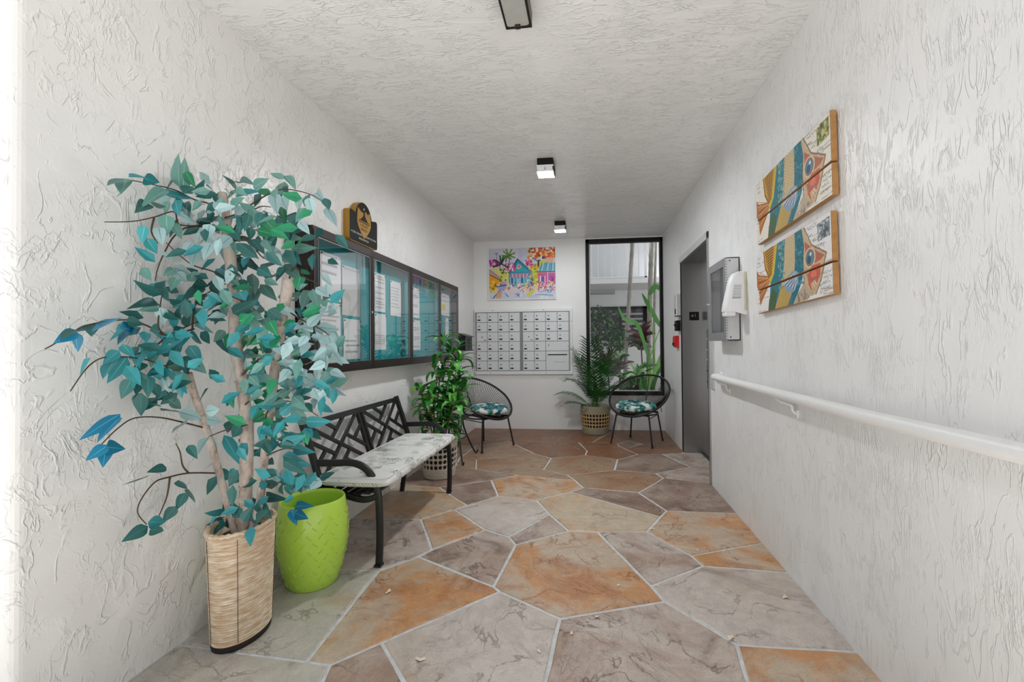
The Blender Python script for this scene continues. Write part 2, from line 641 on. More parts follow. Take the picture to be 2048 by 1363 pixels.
MT['print'] = vcol_mat('printed_artwork', 0.45, 0.4)
MT['paper'] = vcol_mat('printed_paper', 0.7, 0.2)
MT['plankprint'] = vcol_mat('printed_weathered_wood', 0.55, 0.35, 0.25, 90)
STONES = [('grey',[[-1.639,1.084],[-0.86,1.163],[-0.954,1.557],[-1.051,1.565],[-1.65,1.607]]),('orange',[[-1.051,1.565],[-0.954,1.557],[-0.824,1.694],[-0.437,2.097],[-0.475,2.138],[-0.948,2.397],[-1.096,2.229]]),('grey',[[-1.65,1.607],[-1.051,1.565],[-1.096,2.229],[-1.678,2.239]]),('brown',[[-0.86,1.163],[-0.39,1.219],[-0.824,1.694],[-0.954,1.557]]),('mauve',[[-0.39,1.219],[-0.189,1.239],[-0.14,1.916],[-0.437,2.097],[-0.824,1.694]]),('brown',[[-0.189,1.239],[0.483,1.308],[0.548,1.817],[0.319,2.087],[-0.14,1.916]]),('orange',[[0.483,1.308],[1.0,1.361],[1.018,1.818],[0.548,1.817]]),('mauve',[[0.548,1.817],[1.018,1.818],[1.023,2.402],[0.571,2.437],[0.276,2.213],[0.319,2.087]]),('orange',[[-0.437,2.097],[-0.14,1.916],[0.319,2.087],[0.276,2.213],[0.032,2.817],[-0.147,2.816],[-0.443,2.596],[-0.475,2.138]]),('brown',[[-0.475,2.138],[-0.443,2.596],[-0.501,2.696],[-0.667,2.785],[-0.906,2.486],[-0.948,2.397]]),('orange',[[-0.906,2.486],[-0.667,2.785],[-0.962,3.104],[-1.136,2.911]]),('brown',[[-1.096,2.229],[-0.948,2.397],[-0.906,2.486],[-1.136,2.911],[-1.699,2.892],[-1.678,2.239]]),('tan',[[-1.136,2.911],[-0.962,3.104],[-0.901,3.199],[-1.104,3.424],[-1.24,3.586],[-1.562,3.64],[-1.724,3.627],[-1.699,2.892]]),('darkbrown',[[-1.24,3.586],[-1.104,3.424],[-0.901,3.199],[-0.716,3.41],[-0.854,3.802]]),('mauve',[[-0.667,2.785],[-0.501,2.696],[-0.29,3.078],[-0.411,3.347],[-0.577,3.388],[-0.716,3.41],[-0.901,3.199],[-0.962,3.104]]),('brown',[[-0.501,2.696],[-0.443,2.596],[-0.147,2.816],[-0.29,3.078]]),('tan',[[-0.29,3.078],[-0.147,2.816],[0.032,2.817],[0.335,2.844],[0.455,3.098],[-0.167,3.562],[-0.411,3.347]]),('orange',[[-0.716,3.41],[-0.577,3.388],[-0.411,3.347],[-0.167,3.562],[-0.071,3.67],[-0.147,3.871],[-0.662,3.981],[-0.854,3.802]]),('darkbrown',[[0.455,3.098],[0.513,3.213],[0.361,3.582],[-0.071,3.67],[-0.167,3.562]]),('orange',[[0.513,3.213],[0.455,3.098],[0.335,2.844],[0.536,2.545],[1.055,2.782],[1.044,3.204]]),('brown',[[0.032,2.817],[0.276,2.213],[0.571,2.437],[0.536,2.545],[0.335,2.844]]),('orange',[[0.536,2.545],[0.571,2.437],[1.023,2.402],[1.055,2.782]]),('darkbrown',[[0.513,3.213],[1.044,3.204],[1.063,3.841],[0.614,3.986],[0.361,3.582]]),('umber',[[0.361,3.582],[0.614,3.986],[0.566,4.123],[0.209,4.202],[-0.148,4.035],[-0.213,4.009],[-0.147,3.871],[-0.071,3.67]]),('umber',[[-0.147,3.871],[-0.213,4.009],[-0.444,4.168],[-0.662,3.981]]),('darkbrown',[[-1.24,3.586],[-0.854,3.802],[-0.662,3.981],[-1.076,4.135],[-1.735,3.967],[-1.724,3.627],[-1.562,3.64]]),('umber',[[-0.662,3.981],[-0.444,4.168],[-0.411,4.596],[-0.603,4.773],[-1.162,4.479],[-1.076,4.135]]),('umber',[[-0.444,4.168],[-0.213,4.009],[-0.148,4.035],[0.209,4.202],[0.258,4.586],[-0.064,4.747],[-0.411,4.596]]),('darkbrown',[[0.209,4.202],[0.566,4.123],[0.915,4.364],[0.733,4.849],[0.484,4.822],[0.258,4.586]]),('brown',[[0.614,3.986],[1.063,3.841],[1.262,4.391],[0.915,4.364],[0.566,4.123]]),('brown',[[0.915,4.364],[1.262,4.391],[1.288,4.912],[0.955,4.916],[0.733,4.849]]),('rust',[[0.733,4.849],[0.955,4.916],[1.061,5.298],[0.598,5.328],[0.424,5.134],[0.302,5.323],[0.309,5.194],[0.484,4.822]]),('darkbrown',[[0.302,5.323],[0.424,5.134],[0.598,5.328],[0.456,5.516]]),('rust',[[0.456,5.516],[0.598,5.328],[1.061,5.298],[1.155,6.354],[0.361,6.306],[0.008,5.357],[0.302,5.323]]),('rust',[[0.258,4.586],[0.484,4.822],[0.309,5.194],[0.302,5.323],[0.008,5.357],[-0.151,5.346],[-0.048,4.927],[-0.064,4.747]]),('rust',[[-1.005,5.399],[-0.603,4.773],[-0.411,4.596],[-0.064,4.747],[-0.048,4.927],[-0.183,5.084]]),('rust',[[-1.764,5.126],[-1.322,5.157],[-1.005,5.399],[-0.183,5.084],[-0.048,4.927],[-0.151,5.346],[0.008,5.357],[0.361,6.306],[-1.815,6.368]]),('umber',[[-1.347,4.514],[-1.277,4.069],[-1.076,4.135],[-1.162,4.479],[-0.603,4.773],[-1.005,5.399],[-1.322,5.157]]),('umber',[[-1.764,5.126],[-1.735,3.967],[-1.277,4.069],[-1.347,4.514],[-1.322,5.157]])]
TREE_LEAVES = [('D',[-1.493,1.302,1.709],[-1.455,1.213,1.658]),('M',[-1.508,1.31,1.711],[-1.476,1.266,1.655]),('T',[-1.476,1.29,1.709],[-1.465,1.327,1.723]),('T',[-1.494,1.354,1.729],[-1.505,1.416,1.74]),('M',[-1.51,1.453,1.724],[-1.483,1.346,1.645]),('T',[-1.524,1.454,1.711],[-1.507,1.553,1.729]),('T',[-1.494,1.473,1.696],[-1.465,1.45,1.638]),('T',[-1.497,1.47,1.69],[-1.515,1.559,1.683]),('M',[-1.508,1.541,1.713],[-1.517,1.55,1.657]),('D',[-1.505,1.38,1.654],[-1.476,1.32,1.612]),('M',[-1.502,1.389,1.654],[-1.503,1.435,1.665]),('M',[-1.514,1.468,1.69],[-1.526,1.468,1.66]),('M',[-1.502,1.497,1.75],[-1.471,1.457,1.843]),('M',[-1.526,1.536,1.759],[-1.528,1.545,1.874]),('G',[-1.523,1.543,1.826],[-1.5,1.556,1.776]),('D',[-1.521,1.585,1.752],[-1.494,1.587,1.808]),('D',[-1.498,1.508,1.731],[-1.512,1.562,1.776]),('M',[-1.528,1.672,1.8],[-1.511,1.631,1.799]),('M',[-1.508,1.777,1.828],[-1.489,1.69,1.861]),('M',[-1.5,1.777,1.864],[-1.375,1.69,1.837]),('M',[-1.348,1.672,1.801],[-1.278,1.66,1.827]),('T',[-1.447,1.698,1.779],[-1.339,1.686,1.793]),('M',[-1.362,1.575,1.691],[-1.299,1.557,1.72]),('D',[-1.512,1.662,1.783],[-1.484,1.681,1.731]),('S',[-1.391,1.543,1.708],[-1.381,1.542,1.664]),('M',[-1.17,1.609,1.803],[-1.211,1.603,1.826]),('M',[-1.203,1.662,1.839],[-1.149,1.646,1.788]),('M',[-1.309,1.809,1.873],[-1.267,1.69,1.778]),('S',[-1.237,1.646,1.765],[-1.209,1.622,1.683]),('S',[-1.256,1.707,1.773],[-1.215,1.687,1.715]),('S',[-1.121,1.63,1.745],[-1.126,1.636,1.699]),('S',[-1.087,1.636,1.736],[-1.071,1.641,1.677]),('S',[-1.168,1.816,1.822],[-1.087,1.737,1.756]),('D',[-0.993,1.597,1.719],[-0.971,1.581,1.684]),('S',[-1.111,1.797,1.75],[-1.048,1.762,1.672]),('M',[-1.498,1.441,1.631],[-1.481,1.427,1.561]),('M',[-1.494,1.461,1.609],[-1.485,1.483,1.564]),('S',[-1.483,1.475,1.64],[-1.486,1.545,1.637]),('D',[-1.503,1.58,1.647],[-1.517,1.69,1.71]),('D',[-1.516,1.601,1.635],[-1.53,1.659,1.689]),('S',[-1.416,1.535,1.62],[-1.404,1.516,1.568]),('S',[-1.5,1.641,1.654],[-1.508,1.68,1.624]),('T',[-1.511,1.375,1.576],[-1.525,1.377,1.524]),('T',[-1.521,1.39,1.537],[-1.526,1.431,1.495]),('S',[-1.502,1.416,1.581],[-1.476,1.403,1.523]),('S',[-1.52,1.641,1.606],[-1.492,1.555,1.557]),('S',[-1.513,1.564,1.56],[-1.528,1.536,1.508]),('S',[-1.51,1.587,1.553],[-1.476,1.521,1.471]),('S',[-1.416,1.543,1.552],[-1.421,1.517,1.489]),('S',[-1.515,1.712,1.619],[-1.502,1.688,1.531]),('S',[-1.393,1.611,1.591],[-1.429,1.582,1.537]),('S',[-1.501,1.703,1.578],[-1.468,1.69,1.523]),('D',[-1.315,1.588,1.678],[-1.317,1.556,1.598]),('D',[-1.261,1.545,1.651],[-1.259,1.52,1.593]),('D',[-1.375,1.72,1.706],[-1.365,1.69,1.653]),('D',[-1.208,1.541,1.659],[-1.214,1.533,1.617]),('D',[-1.299,1.6,1.621],[-1.322,1.62,1.584]),('G',[-1.22,1.564,1.643],[-1.165,1.558,1.59]),('M',[-1.299,1.747,1.71],[-1.217,1.69,1.622]),('G',[-1.329,1.807,1.762],[-1.223,1.69,1.672]),('D',[-1.138,1.598,1.626],[-1.101,1.585,1.653]),('S',[-1.06,1.54,1.619],[-1.027,1.545,1.579]),('G',[-1.273,1.6,1.608],[-1.207,1.614,1.591]),('D',[-1.513,1.758,1.604],[-1.372,1.69,1.603]),('D',[-1.306,1.539,1.547],[-1.214,1.518,1.494]),('D',[-1.298,1.598,1.572],[-1.228,1.574,1.517]),('D',[-1.34,1.595,1.531],[-1.293,1.608,1.508]),('M',[-1.218,1.57,1.563],[-1.162,1.537,1.513]),('M',[-1.303,1.79,1.604],[-1.157,1.691,1.595]),('M',[-1.28,1.807,1.58],[-1.128,1.711,1.561]),('S',[-1.312,1.782,1.569],[-1.311,1.69,1.525]),('M',[-1.282,1.751,1.542],[-1.19,1.69,1.496]),('D',[-1.175,1.668,1.529],[-1.128,1.639,1.485]),('S',[-1.195,1.589,1.513],[-1.186,1.602,1.486]),('S',[-1.498,1.433,1.5],[-1.516,1.508,1.473]),('S',[-1.507,1.477,1.45],[-1.51,1.544,1.438]),('S',[-1.508,1.487,1.435],[-1.51,1.527,1.412]),('M',[-1.507,1.486,1.446],[-1.499,1.443,1.422]),('M',[-1.521,1.506,1.421],[-1.523,1.49,1.382]),('S',[-1.504,1.547,1.421],[-1.515,1.621,1.417]),('D',[-1.504,1.764,1.525],[-1.413,1.69,1.465]),('D',[-1.481,1.802,1.545],[-1.345,1.69,1.472]),('T',[-1.524,1.713,1.497],[-1.429,1.685,1.471]),('T',[-1.505,1.662,1.475],[-1.482,1.678,1.446]),('D',[-1.419,1.801,1.513],[-1.271,1.69,1.511]),('D',[-1.231,1.547,1.451],[-1.165,1.521,1.423]),('D',[-1.237,1.708,1.482],[-1.264,1.69,1.43]),('M',[-1.259,1.739,1.501],[-1.158,1.691,1.421]),('G',[-1.09,1.592,1.423],[-1.078,1.556,1.371]),('D',[-1.373,1.788,1.44],[-1.264,1.69,1.461]),('M',[-1.435,1.775,1.473],[-1.352,1.69,1.391]),('M',[-1.384,1.757,1.423],[-1.274,1.69,1.361]),('M',[-1.464,1.776,1.427],[-1.379,1.69,1.369]),('M',[-1.421,1.776,1.406],[-1.352,1.69,1.344]),('D',[-1.522,1.621,1.408],[-1.503,1.52,1.348]),('D',[-1.503,1.56,1.405],[-1.512,1.625,1.402]),('D',[-1.522,1.651,1.412],[-1.486,1.656,1.374]),('T',[-1.298,1.537,1.363],[-1.246,1.504,1.33]),('T',[-1.509,1.696,1.367],[-1.52,1.634,1.323]),('T',[-1.51,1.729,1.312],[-1.506,1.625,1.279]),('D',[-1.35,1.569,1.285],[-1.243,1.554,1.329]),('D',[-1.375,1.745,1.336],[-1.359,1.69,1.294]),('D',[-1.177,1.533,1.294],[-1.131,1.544,1.257]),('D',[-1.353,1.762,1.311],[-1.251,1.69,1.236]),('M',[-1.116,1.708,1.391],[-1.088,1.706,1.318]),('M',[-1.17,1.77,1.393],[-1.153,1.694,1.315]),('S',[-1.051,1.627,1.385],[-1.017,1.639,1.359]),('S',[-1.219,1.811,1.26],[-1.128,1.711,1.313]),('S',[-1.05,1.578,1.232],[-1.012,1.605,1.282]),('S',[-1.239,1.778,1.239],[-1.145,1.7,1.266]),('D',[-1.514,1.446,1.349],[-1.524,1.358,1.379]),('D',[-1.508,1.434,1.369],[-1.476,1.421,1.326]),('D',[-1.498,1.413,1.31],[-1.467,1.298,1.297]),('M',[-1.502,1.417,1.299],[-1.512,1.363,1.287]),('S',[-1.513,1.433,1.301],[-1.522,1.454,1.242]),('D',[-1.491,1.435,1.284],[-1.506,1.486,1.254]),('D',[-1.494,1.493,1.26],[-1.467,1.459,1.302]),('D',[-1.522,1.549,1.234],[-1.506,1.536,1.297]),('D',[-1.527,1.598,1.254],[-1.529,1.622,1.298]),('B',[-1.509,1.288,1.254],[-1.463,1.181,1.213]),('D',[-1.498,1.303,1.25],[-1.495,1.35,1.239]),('D',[-1.512,1.218,1.233],[-1.516,1.179,1.216]),('D',[-1.511,1.215,1.231],[-1.473,1.18,1.199]),('B',[-1.484,1.15,1.21],[-1.496,1.108,1.176]),('B',[-1.496,1.158,1.206],[-1.505,1.165,1.156]),('D',[-1.474,1.141,1.212],[-1.471,1.114,1.195]),('B',[-1.514,1.336,1.226],[-1.51,1.289,1.175]),('B',[-1.497,1.283,1.224],[-1.517,1.354,1.216]),('T',[-1.52,1.578,1.241],[-1.528,1.676,1.22]),('T',[-1.507,1.543,1.21],[-1.52,1.609,1.176]),('D',[-1.512,1.597,1.218],[-1.512,1.64,1.176]),('T',[-1.517,1.509,1.215],[-1.487,1.425,1.175]),('D',[-1.511,1.522,1.233],[-1.495,1.468,1.214]),('T',[-1.521,1.545,1.216],[-1.492,1.484,1.164]),('G',[-1.312,1.553,1.255],[-1.239,1.526,1.269]),('G',[-1.476,1.757,1.267],[-1.441,1.69,1.235]),('L',[-1.508,1.743,1.235],[-1.39,1.69,1.187]),('M',[-1.49,1.691,1.226],[-1.516,1.673,1.188]),('G',[-1.474,1.704,1.214],[-1.475,1.674,1.169]),('M',[-1.381,1.643,1.279],[-1.314,1.659,1.291]),('M',[-1.303,1.58,1.285],[-1.24,1.581,1.267]),('M',[-1.265,1.621,1.263],[-1.206,1.603,1.232]),('G',[-1.174,1.536,1.252],[-1.124,1.503,1.205]),('G',[-1.423,1.796,1.235],[-1.386,1.69,1.168]),('G',[-1.376,1.754,1.22],[-1.298,1.69,1.168]),('G',[-1.409,1.797,1.208],[-1.319,1.69,1.143]),('D',[-1.499,1.694,1.176],[-1.465,1.686,1.138]),('D',[-1.518,1.691,1.201],[-1.503,1.69,1.163]),('S',[-1.283,1.743,1.187],[-1.191,1.69,1.148]),('S',[-1.101,1.563,1.163],[-1.045,1.584,1.171]),('S',[-1.178,1.72,1.236],[-1.131,1.709,1.191]),('S',[-1.116,1.738,1.236],[-1.044,1.765,1.229]),('S',[-1.077,1.637,1.195],[-1.047,1.681,1.187]),('S',[-1.045,1.7,1.202],[-1.03,1.707,1.146]),('S',[-1.297,1.781,1.246],[-1.184,1.69,1.216]),('S',[-1.216,1.617,1.179],[-1.174,1.594,1.131]),('T',[-1.499,1.292,1.171],[-1.5,1.325,1.132]),('T',[-1.481,1.266,1.15],[-1.496,1.249,1.124]),('T',[-1.506,1.312,1.13],[-1.489,1.248,1.06]),('T',[-1.497,1.265,1.118],[-1.472,1.212,1.073]),('T',[-1.51,1.38,1.16],[-1.47,1.305,1.105]),('S',[-1.491,1.399,1.189],[-1.484,1.362,1.148]),('M',[-1.514,1.415,1.148],[-1.513,1.401,1.101]),('D',[-1.506,1.382,1.102],[-1.523,1.332,1.071]),('T',[-1.522,1.459,1.074],[-1.491,1.369,1.068]),('T',[-1.48,1.389,1.084],[-1.501,1.436,1.031]),('T',[-1.484,1.317,1.072],[-1.501,1.316,1.017]),('D',[-1.521,1.373,1.056],[-1.5,1.338,1.009]),('D',[-1.481,1.36,1.063],[-1.458,1.339,1.003]),('D',[-1.491,1.346,1.008],[-1.509,1.361,0.935]),('D',[-1.496,1.398,1.037],[-1.505,1.418,0.988]),('S',[-1.489,1.428,1.058],[-1.467,1.419,1.006]),('D',[-1.497,1.321,1.058],[-1.516,1.305,0.998]),('T',[-1.493,1.491,1.221],[-1.501,1.472,1.165]),('T',[-1.518,1.509,1.172],[-1.512,1.476,1.104]),('T',[-1.496,1.529,1.165],[-1.479,1.566,1.103]),('T',[-1.524,1.55,1.127],[-1.498,1.52,1.064]),('M',[-1.489,1.529,1.102],[-1.425,1.524,1.067]),('M',[-1.507,1.526,1.089],[-1.474,1.417,1.097]),('M',[-1.483,1.454,1.075],[-1.505,1.538,1.022]),('T',[-1.502,1.46,1.214],[-1.516,1.454,1.178]),('D',[-1.521,1.722,1.172],[-1.467,1.69,1.137]),('S',[-1.43,1.713,1.136],[-1.411,1.69,1.067]),('D',[-1.496,1.374,0.97],[-1.503,1.416,0.95]),('D',[-1.525,1.449,0.933],[-1.527,1.522,0.92]),('M',[-1.513,1.464,0.971],[-1.51,1.515,0.933]),('S',[-1.521,1.512,0.921],[-1.499,1.587,0.884]),('S',[-1.505,1.531,0.874],[-1.494,1.459,0.863]),('S',[-1.445,1.549,0.916],[-1.377,1.523,0.927]),('S',[-1.506,1.614,0.876],[-1.489,1.669,0.857]),('B',[-1.504,1.29,0.946],[-1.502,1.184,0.9]),('B',[-1.493,1.278,0.937],[-1.469,1.199,0.884]),('B',[-1.502,1.247,0.858],[-1.487,1.225,0.801]),('B',[-1.465,1.22,0.862],[-1.479,1.19,0.838]),('B',[-1.464,1.214,0.858],[-1.488,1.282,0.837]),('D',[-1.493,1.526,0.794],[-1.469,1.53,0.755]),('D',[-1.502,1.447,0.733],[-1.51,1.405,0.733]),('D',[-1.493,1.371,0.723],[-1.484,1.288,0.715]),('D',[-1.519,1.51,0.669],[-1.524,1.547,0.623]),('D',[-1.496,1.529,0.63],[-1.507,1.566,0.57]),('D',[-1.492,1.511,0.623],[-1.494,1.479,0.576]),('D',[-1.496,1.475,0.586],[-1.512,1.447,0.542]),('D',[-1.506,1.384,0.55],[-1.516,1.317,0.532]),('T',[-1.5,1.378,0.566],[-1.499,1.436,0.544]),('D',[-1.481,1.367,0.546],[-1.483,1.414,0.521]),('S',[-1.503,1.627,0.804],[-1.484,1.557,0.768]),('S',[-1.524,1.666,0.783],[-1.53,1.672,0.72]),('T',[-1.501,1.698,0.797],[-1.398,1.665,0.69]),('S',[-1.463,1.707,0.761],[-1.396,1.686,0.712]),('D',[-1.51,1.718,0.814],[-1.433,1.69,0.861]),('D',[-1.356,1.616,0.854],[-1.404,1.63,0.805]),('D',[-1.526,1.684,0.651],[-1.455,1.689,0.624]),('D',[-1.511,1.764,0.615],[-1.415,1.69,0.618]),('D',[-1.508,1.742,0.512],[-1.434,1.69,0.505]),('T',[-1.507,1.714,0.473],[-1.526,1.643,0.492]),('D',[-1.502,1.699,0.451],[-1.522,1.647,0.451]),('D',[-1.5,1.689,0.448],[-1.485,1.638,0.422]),('D',[-1.297,1.553,0.508],[-1.266,1.557,0.558]),('D',[-1.357,1.669,0.501],[-1.324,1.664,0.45]),('D',[-1.321,1.697,0.526],[-1.282,1.676,0.474]),('D',[-1.269,1.586,0.496],[-1.2,1.555,0.548]),('D',[-1.353,1.749,0.535],[-1.238,1.69,0.545]),('S',[-1.319,1.725,0.648],[-1.267,1.69,0.622]),('S',[-1.333,1.804,0.619],[-1.234,1.69,0.612]),('T',[-1.178,1.673,0.646],[-1.161,1.638,0.597]),('T',[-1.203,1.773,0.609],[-1.161,1.69,0.587]),('T',[-1.178,1.704,0.643],[-1.123,1.687,0.596]),('S',[-1.129,1.776,0.603],[-1.136,1.707,0.583]),('D',[-1.222,1.664,0.614],[-1.199,1.637,0.597]),('D',[-1.17,1.631,0.625],[-1.173,1.645,0.592]),('T',[-1.24,1.74,0.771],[-1.136,1.707,0.793]),('T',[-1.185,1.613,0.779],[-1.09,1.606,0.814]),('T',[-1.197,1.699,0.746],[-1.11,1.69,0.736]),('T',[-1.201,1.645,0.732],[-1.143,1.664,0.709]),('T',[-1.226,1.741,0.694],[-1.136,1.707,0.678]),('D',[-1.178,1.614,0.721],[-1.101,1.623,0.675]),('T',[-1.415,1.751,0.865],[-1.433,1.69,0.847]),('T',[-1.314,1.652,0.929],[-1.322,1.627,0.879]),('M',[-1.194,1.535,0.988],[-1.272,1.549,0.962]),('T',[-1.346,1.791,0.953],[-1.307,1.69,0.91]),('T',[-1.324,1.742,0.896],[-1.255,1.69,0.951]),('G',[-1.319,1.706,0.88],[-1.366,1.69,0.855]),('G',[-1.246,1.62,0.861],[-1.175,1.619,0.843]),('G',[-1.239,1.602,0.845],[-1.192,1.595,0.815]),('T',[-1.196,1.538,0.87],[-1.194,1.518,0.825]),('M',[-1.196,1.61,0.967],[-1.151,1.626,0.992]),('T',[-1.157,1.567,0.903],[-1.108,1.574,0.947]),('M',[-1.101,1.554,0.93],[-1.072,1.58,0.902]),('M',[-1.11,1.576,0.971],[-1.053,1.553,0.943]),('D',[-1.082,1.596,0.944],[-1.075,1.626,0.914]),('M',[-1.194,1.717,0.866],[-1.131,1.71,0.854]),('T',[-1.132,1.68,0.859],[-1.041,1.7,0.856]),('G',[-1.107,1.632,0.835],[-1.091,1.629,0.79]),('S',[-1.272,1.807,1.162],[-1.13,1.71,1.168]),('S',[-1.194,1.598,1.136],[-1.252,1.61,1.11]),('S',[-1.113,1.562,1.105],[-1.076,1.587,1.053]),('S',[-1.121,1.613,1.097],[-1.167,1.609,1.091]),('S',[-1.146,1.735,1.14],[-1.099,1.73,1.092]),('S',[-0.997,1.602,1.128],[-1.004,1.613,1.07]),('S',[-0.991,1.648,1.134],[-0.968,1.669,1.087]),('S',[-0.989,1.588,1.097],[-1.034,1.565,1.073]),('S',[-1.02,1.628,1.063],[-0.996,1.611,1.032]),('S',[-0.976,1.6,1.065],[-0.928,1.61,1.045]),('S',[-1.104,1.628,1.044],[-1.078,1.675,1.007]),('S',[-1.116,1.733,1.023],[-1.065,1.746,0.973]),('S',[-1.139,1.868,0.99],[-1.036,1.771,0.956]),('S',[-1.055,1.617,0.999],[-1.047,1.648,0.944]),('S',[-1.228,1.8,1.01],[-1.189,1.69,0.985]),('M',[-1.426,1.804,1.127],[-1.381,1.69,1.115]),('G',[-1.316,1.783,1.127],[-1.277,1.69,1.094]),('G',[-1.335,1.717,1.198],[-1.366,1.69,1.17]),('S',[-1.111,1.559,1.074],[-1.127,1.535,1.038]),('M',[-1.282,1.569,1.048],[-1.24,1.56,1.017]),('M',[-1.286,1.683,1.033],[-1.327,1.678,1.02]),('M',[-1.205,1.631,1.037],[-1.181,1.637,0.997]),('S',[-1.265,1.765,1.148],[-1.247,1.69,1.183]),('S',[-1.04,1.554,1.198],[-1.039,1.514,1.167]),('S',[-1.055,1.618,1.219],[-1.064,1.579,1.231]),('S',[-1.078,1.745,1.209],[-1.032,1.74,1.174]),('M',[-1.378,1.705,1.046],[-1.395,1.689,1.006]),('B',[-1.316,1.88,0.446],[-1.229,1.86,0.459]),('B',[-1.334,1.88,0.433],[-1.295,1.86,0.38]),('B',[-1.313,1.88,0.417],[-1.247,1.86,0.404])]
TREE_TWIGS = [[[-1.478,1.67,1.664],[-1.525,1.668,1.735],[-1.523,1.58,1.732],[-1.522,1.501,1.741],[-1.52,1.416,1.731],[-1.518,1.324,1.716]],[[-1.445,1.64,1.624],[-1.516,1.636,1.645],[-1.515,1.571,1.627],[-1.513,1.504,1.616],[-1.512,1.485,1.656],[-1.51,1.407,1.614],[-1.508,1.33,1.578],[-1.505,1.242,1.552]],[[-1.524,1.653,1.643],[-1.523,1.553,1.617],[-1.521,1.494,1.568],[-1.52,1.451,1.491],[-1.52,1.428,1.431],[-1.52,1.421,1.392]],[[-1.463,1.66,1.68],[-1.408,1.66,1.696],[-1.314,1.66,1.748],[-1.241,1.66,1.779],[-1.182,1.66,1.782],[-1.105,1.682,1.765],[-1.058,1.713,1.735]],[[-1.42,1.65,1.415],[-1.501,1.65,1.461],[-1.517,1.561,1.477],[-1.515,1.457,1.536]],[[-1.51,1.407,1.611],[-1.51,1.398,1.56],[-1.51,1.421,1.525]],[[-1.517,1.574,1.229],[-1.514,1.457,1.203],[-1.512,1.387,1.233],[-1.51,1.313,1.25],[-1.506,1.213,1.233],[-1.504,1.166,1.213],[-1.501,1.106,1.17],[-1.499,1.084,1.157]],[[-1.523,1.573,1.229],[-1.523,1.587,1.325],[-1.524,1.638,1.373],[-1.479,1.71,1.431]],[[-1.527,1.475,1.198],[-1.526,1.439,1.23],[-1.526,1.445,1.307],[-1.526,1.457,1.37]],[[-1.428,1.64,1.574],[-1.345,1.64,1.584],[-1.279,1.64,1.508],[-1.207,1.64,1.518]],[[-1.239,1.72,1.395],[-1.205,1.72,1.483],[-1.164,1.73,1.439],[-1.131,1.752,1.422],[-1.102,1.77,1.379]],[[-1.203,1.67,1.302],[-1.14,1.674,1.264],[-1.071,1.72,1.216],[-1.038,1.742,1.165]],[[-1.486,1.71,1.528],[-1.368,1.71,1.562],[-1.272,1.71,1.635],[-1.204,1.71,1.664],[-1.148,1.726,1.66]],[[-1.403,1.63,1.357],[-1.337,1.63,1.326],[-1.272,1.63,1.264],[-1.252,1.63,1.215]],[[-1.479,1.71,1.617],[-1.437,1.71,1.686],[-1.354,1.71,1.734],[-1.299,1.71,1.732]],[[-1.516,1.628,0.837],[-1.513,1.539,1.076],[-1.511,1.449,1.093],[-1.508,1.367,1.12],[-1.504,1.255,1.131],[-1.501,1.196,1.105],[-1.498,1.145,1.034]],[[-1.521,1.634,0.836],[-1.518,1.516,0.883],[-1.516,1.428,0.913],[-1.513,1.343,0.924],[-1.511,1.288,0.9],[-1.509,1.236,0.858]],[[-1.508,1.66,0.652],[-1.519,1.553,0.682],[-1.516,1.468,0.691],[-1.515,1.416,0.689],[-1.513,1.367,0.647],[-1.513,1.355,0.606],[-1.513,1.385,0.555]],[[-1.519,1.553,0.682],[-1.518,1.527,0.718],[-1.518,1.516,0.77],[-1.518,1.499,0.806]],[[-1.517,1.475,0.689],[-1.516,1.461,0.621],[-1.515,1.428,0.561]],[[-1.366,1.65,0.929],[-1.312,1.65,0.969],[-1.233,1.65,1.009],[-1.161,1.65,1.042],[-1.079,1.687,1.06],[-1.022,1.724,1.037]],[[-1.268,1.64,0.798],[-1.268,1.64,0.891],[-1.211,1.64,0.944],[-1.126,1.64,0.931],[-1.073,1.677,0.88]],[[-1.28,1.66,0.727],[-1.205,1.66,0.755],[-1.14,1.66,0.75]],[[-1.343,1.63,0.852],[-1.433,1.63,0.831],[-1.506,1.63,0.804]],[[-1.314,1.67,0.59],[-1.219,1.67,0.625],[-1.148,1.67,0.647],[-1.098,1.704,0.618]],[[-1.442,1.66,1.33],[-1.517,1.66,1.294],[-1.52,1.584,1.253],[-1.518,1.51,1.227]],[[-1.401,1.67,1.041],[-1.32,1.67,1.109],[-1.233,1.67,1.162],[-1.136,1.677,1.188],[-1.065,1.724,1.161]],[[-1.517,1.46,1.197],[-1.515,1.402,1.154],[-1.513,1.336,1.134]]]
TREE_TRUNKS = [[[-1.392,1.68,0.389,0.0239],[-1.392,1.68,0.469,0.0239],[-1.383,1.68,0.789,0.0239],[-1.392,1.68,0.924,0.0229],[-1.409,1.68,1.041,0.022],[-1.433,1.68,1.175,0.022],[-1.442,1.68,1.396,0.022],[-1.473,1.68,1.636,0.0191],[-1.491,1.68,1.789,0.0162]],[[-1.427,1.68,0.387,0.0153],[-1.44,1.68,0.433,0.0153],[-1.521,1.679,0.698,0.0143],[-1.52,1.632,0.837,0.0134],[-1.519,1.569,1.003,0.0134],[-1.518,1.552,1.062,0.0115]],[[-1.37,1.68,0.4,0.0153],[-1.326,1.68,0.541,0.0153],[-1.304,1.68,0.742,0.0153],[-1.282,1.68,0.903,0.0162],[-1.256,1.68,1.103,0.0182],[-1.23,1.68,1.264,0.0201],[-1.199,1.68,1.43,0.021]]]
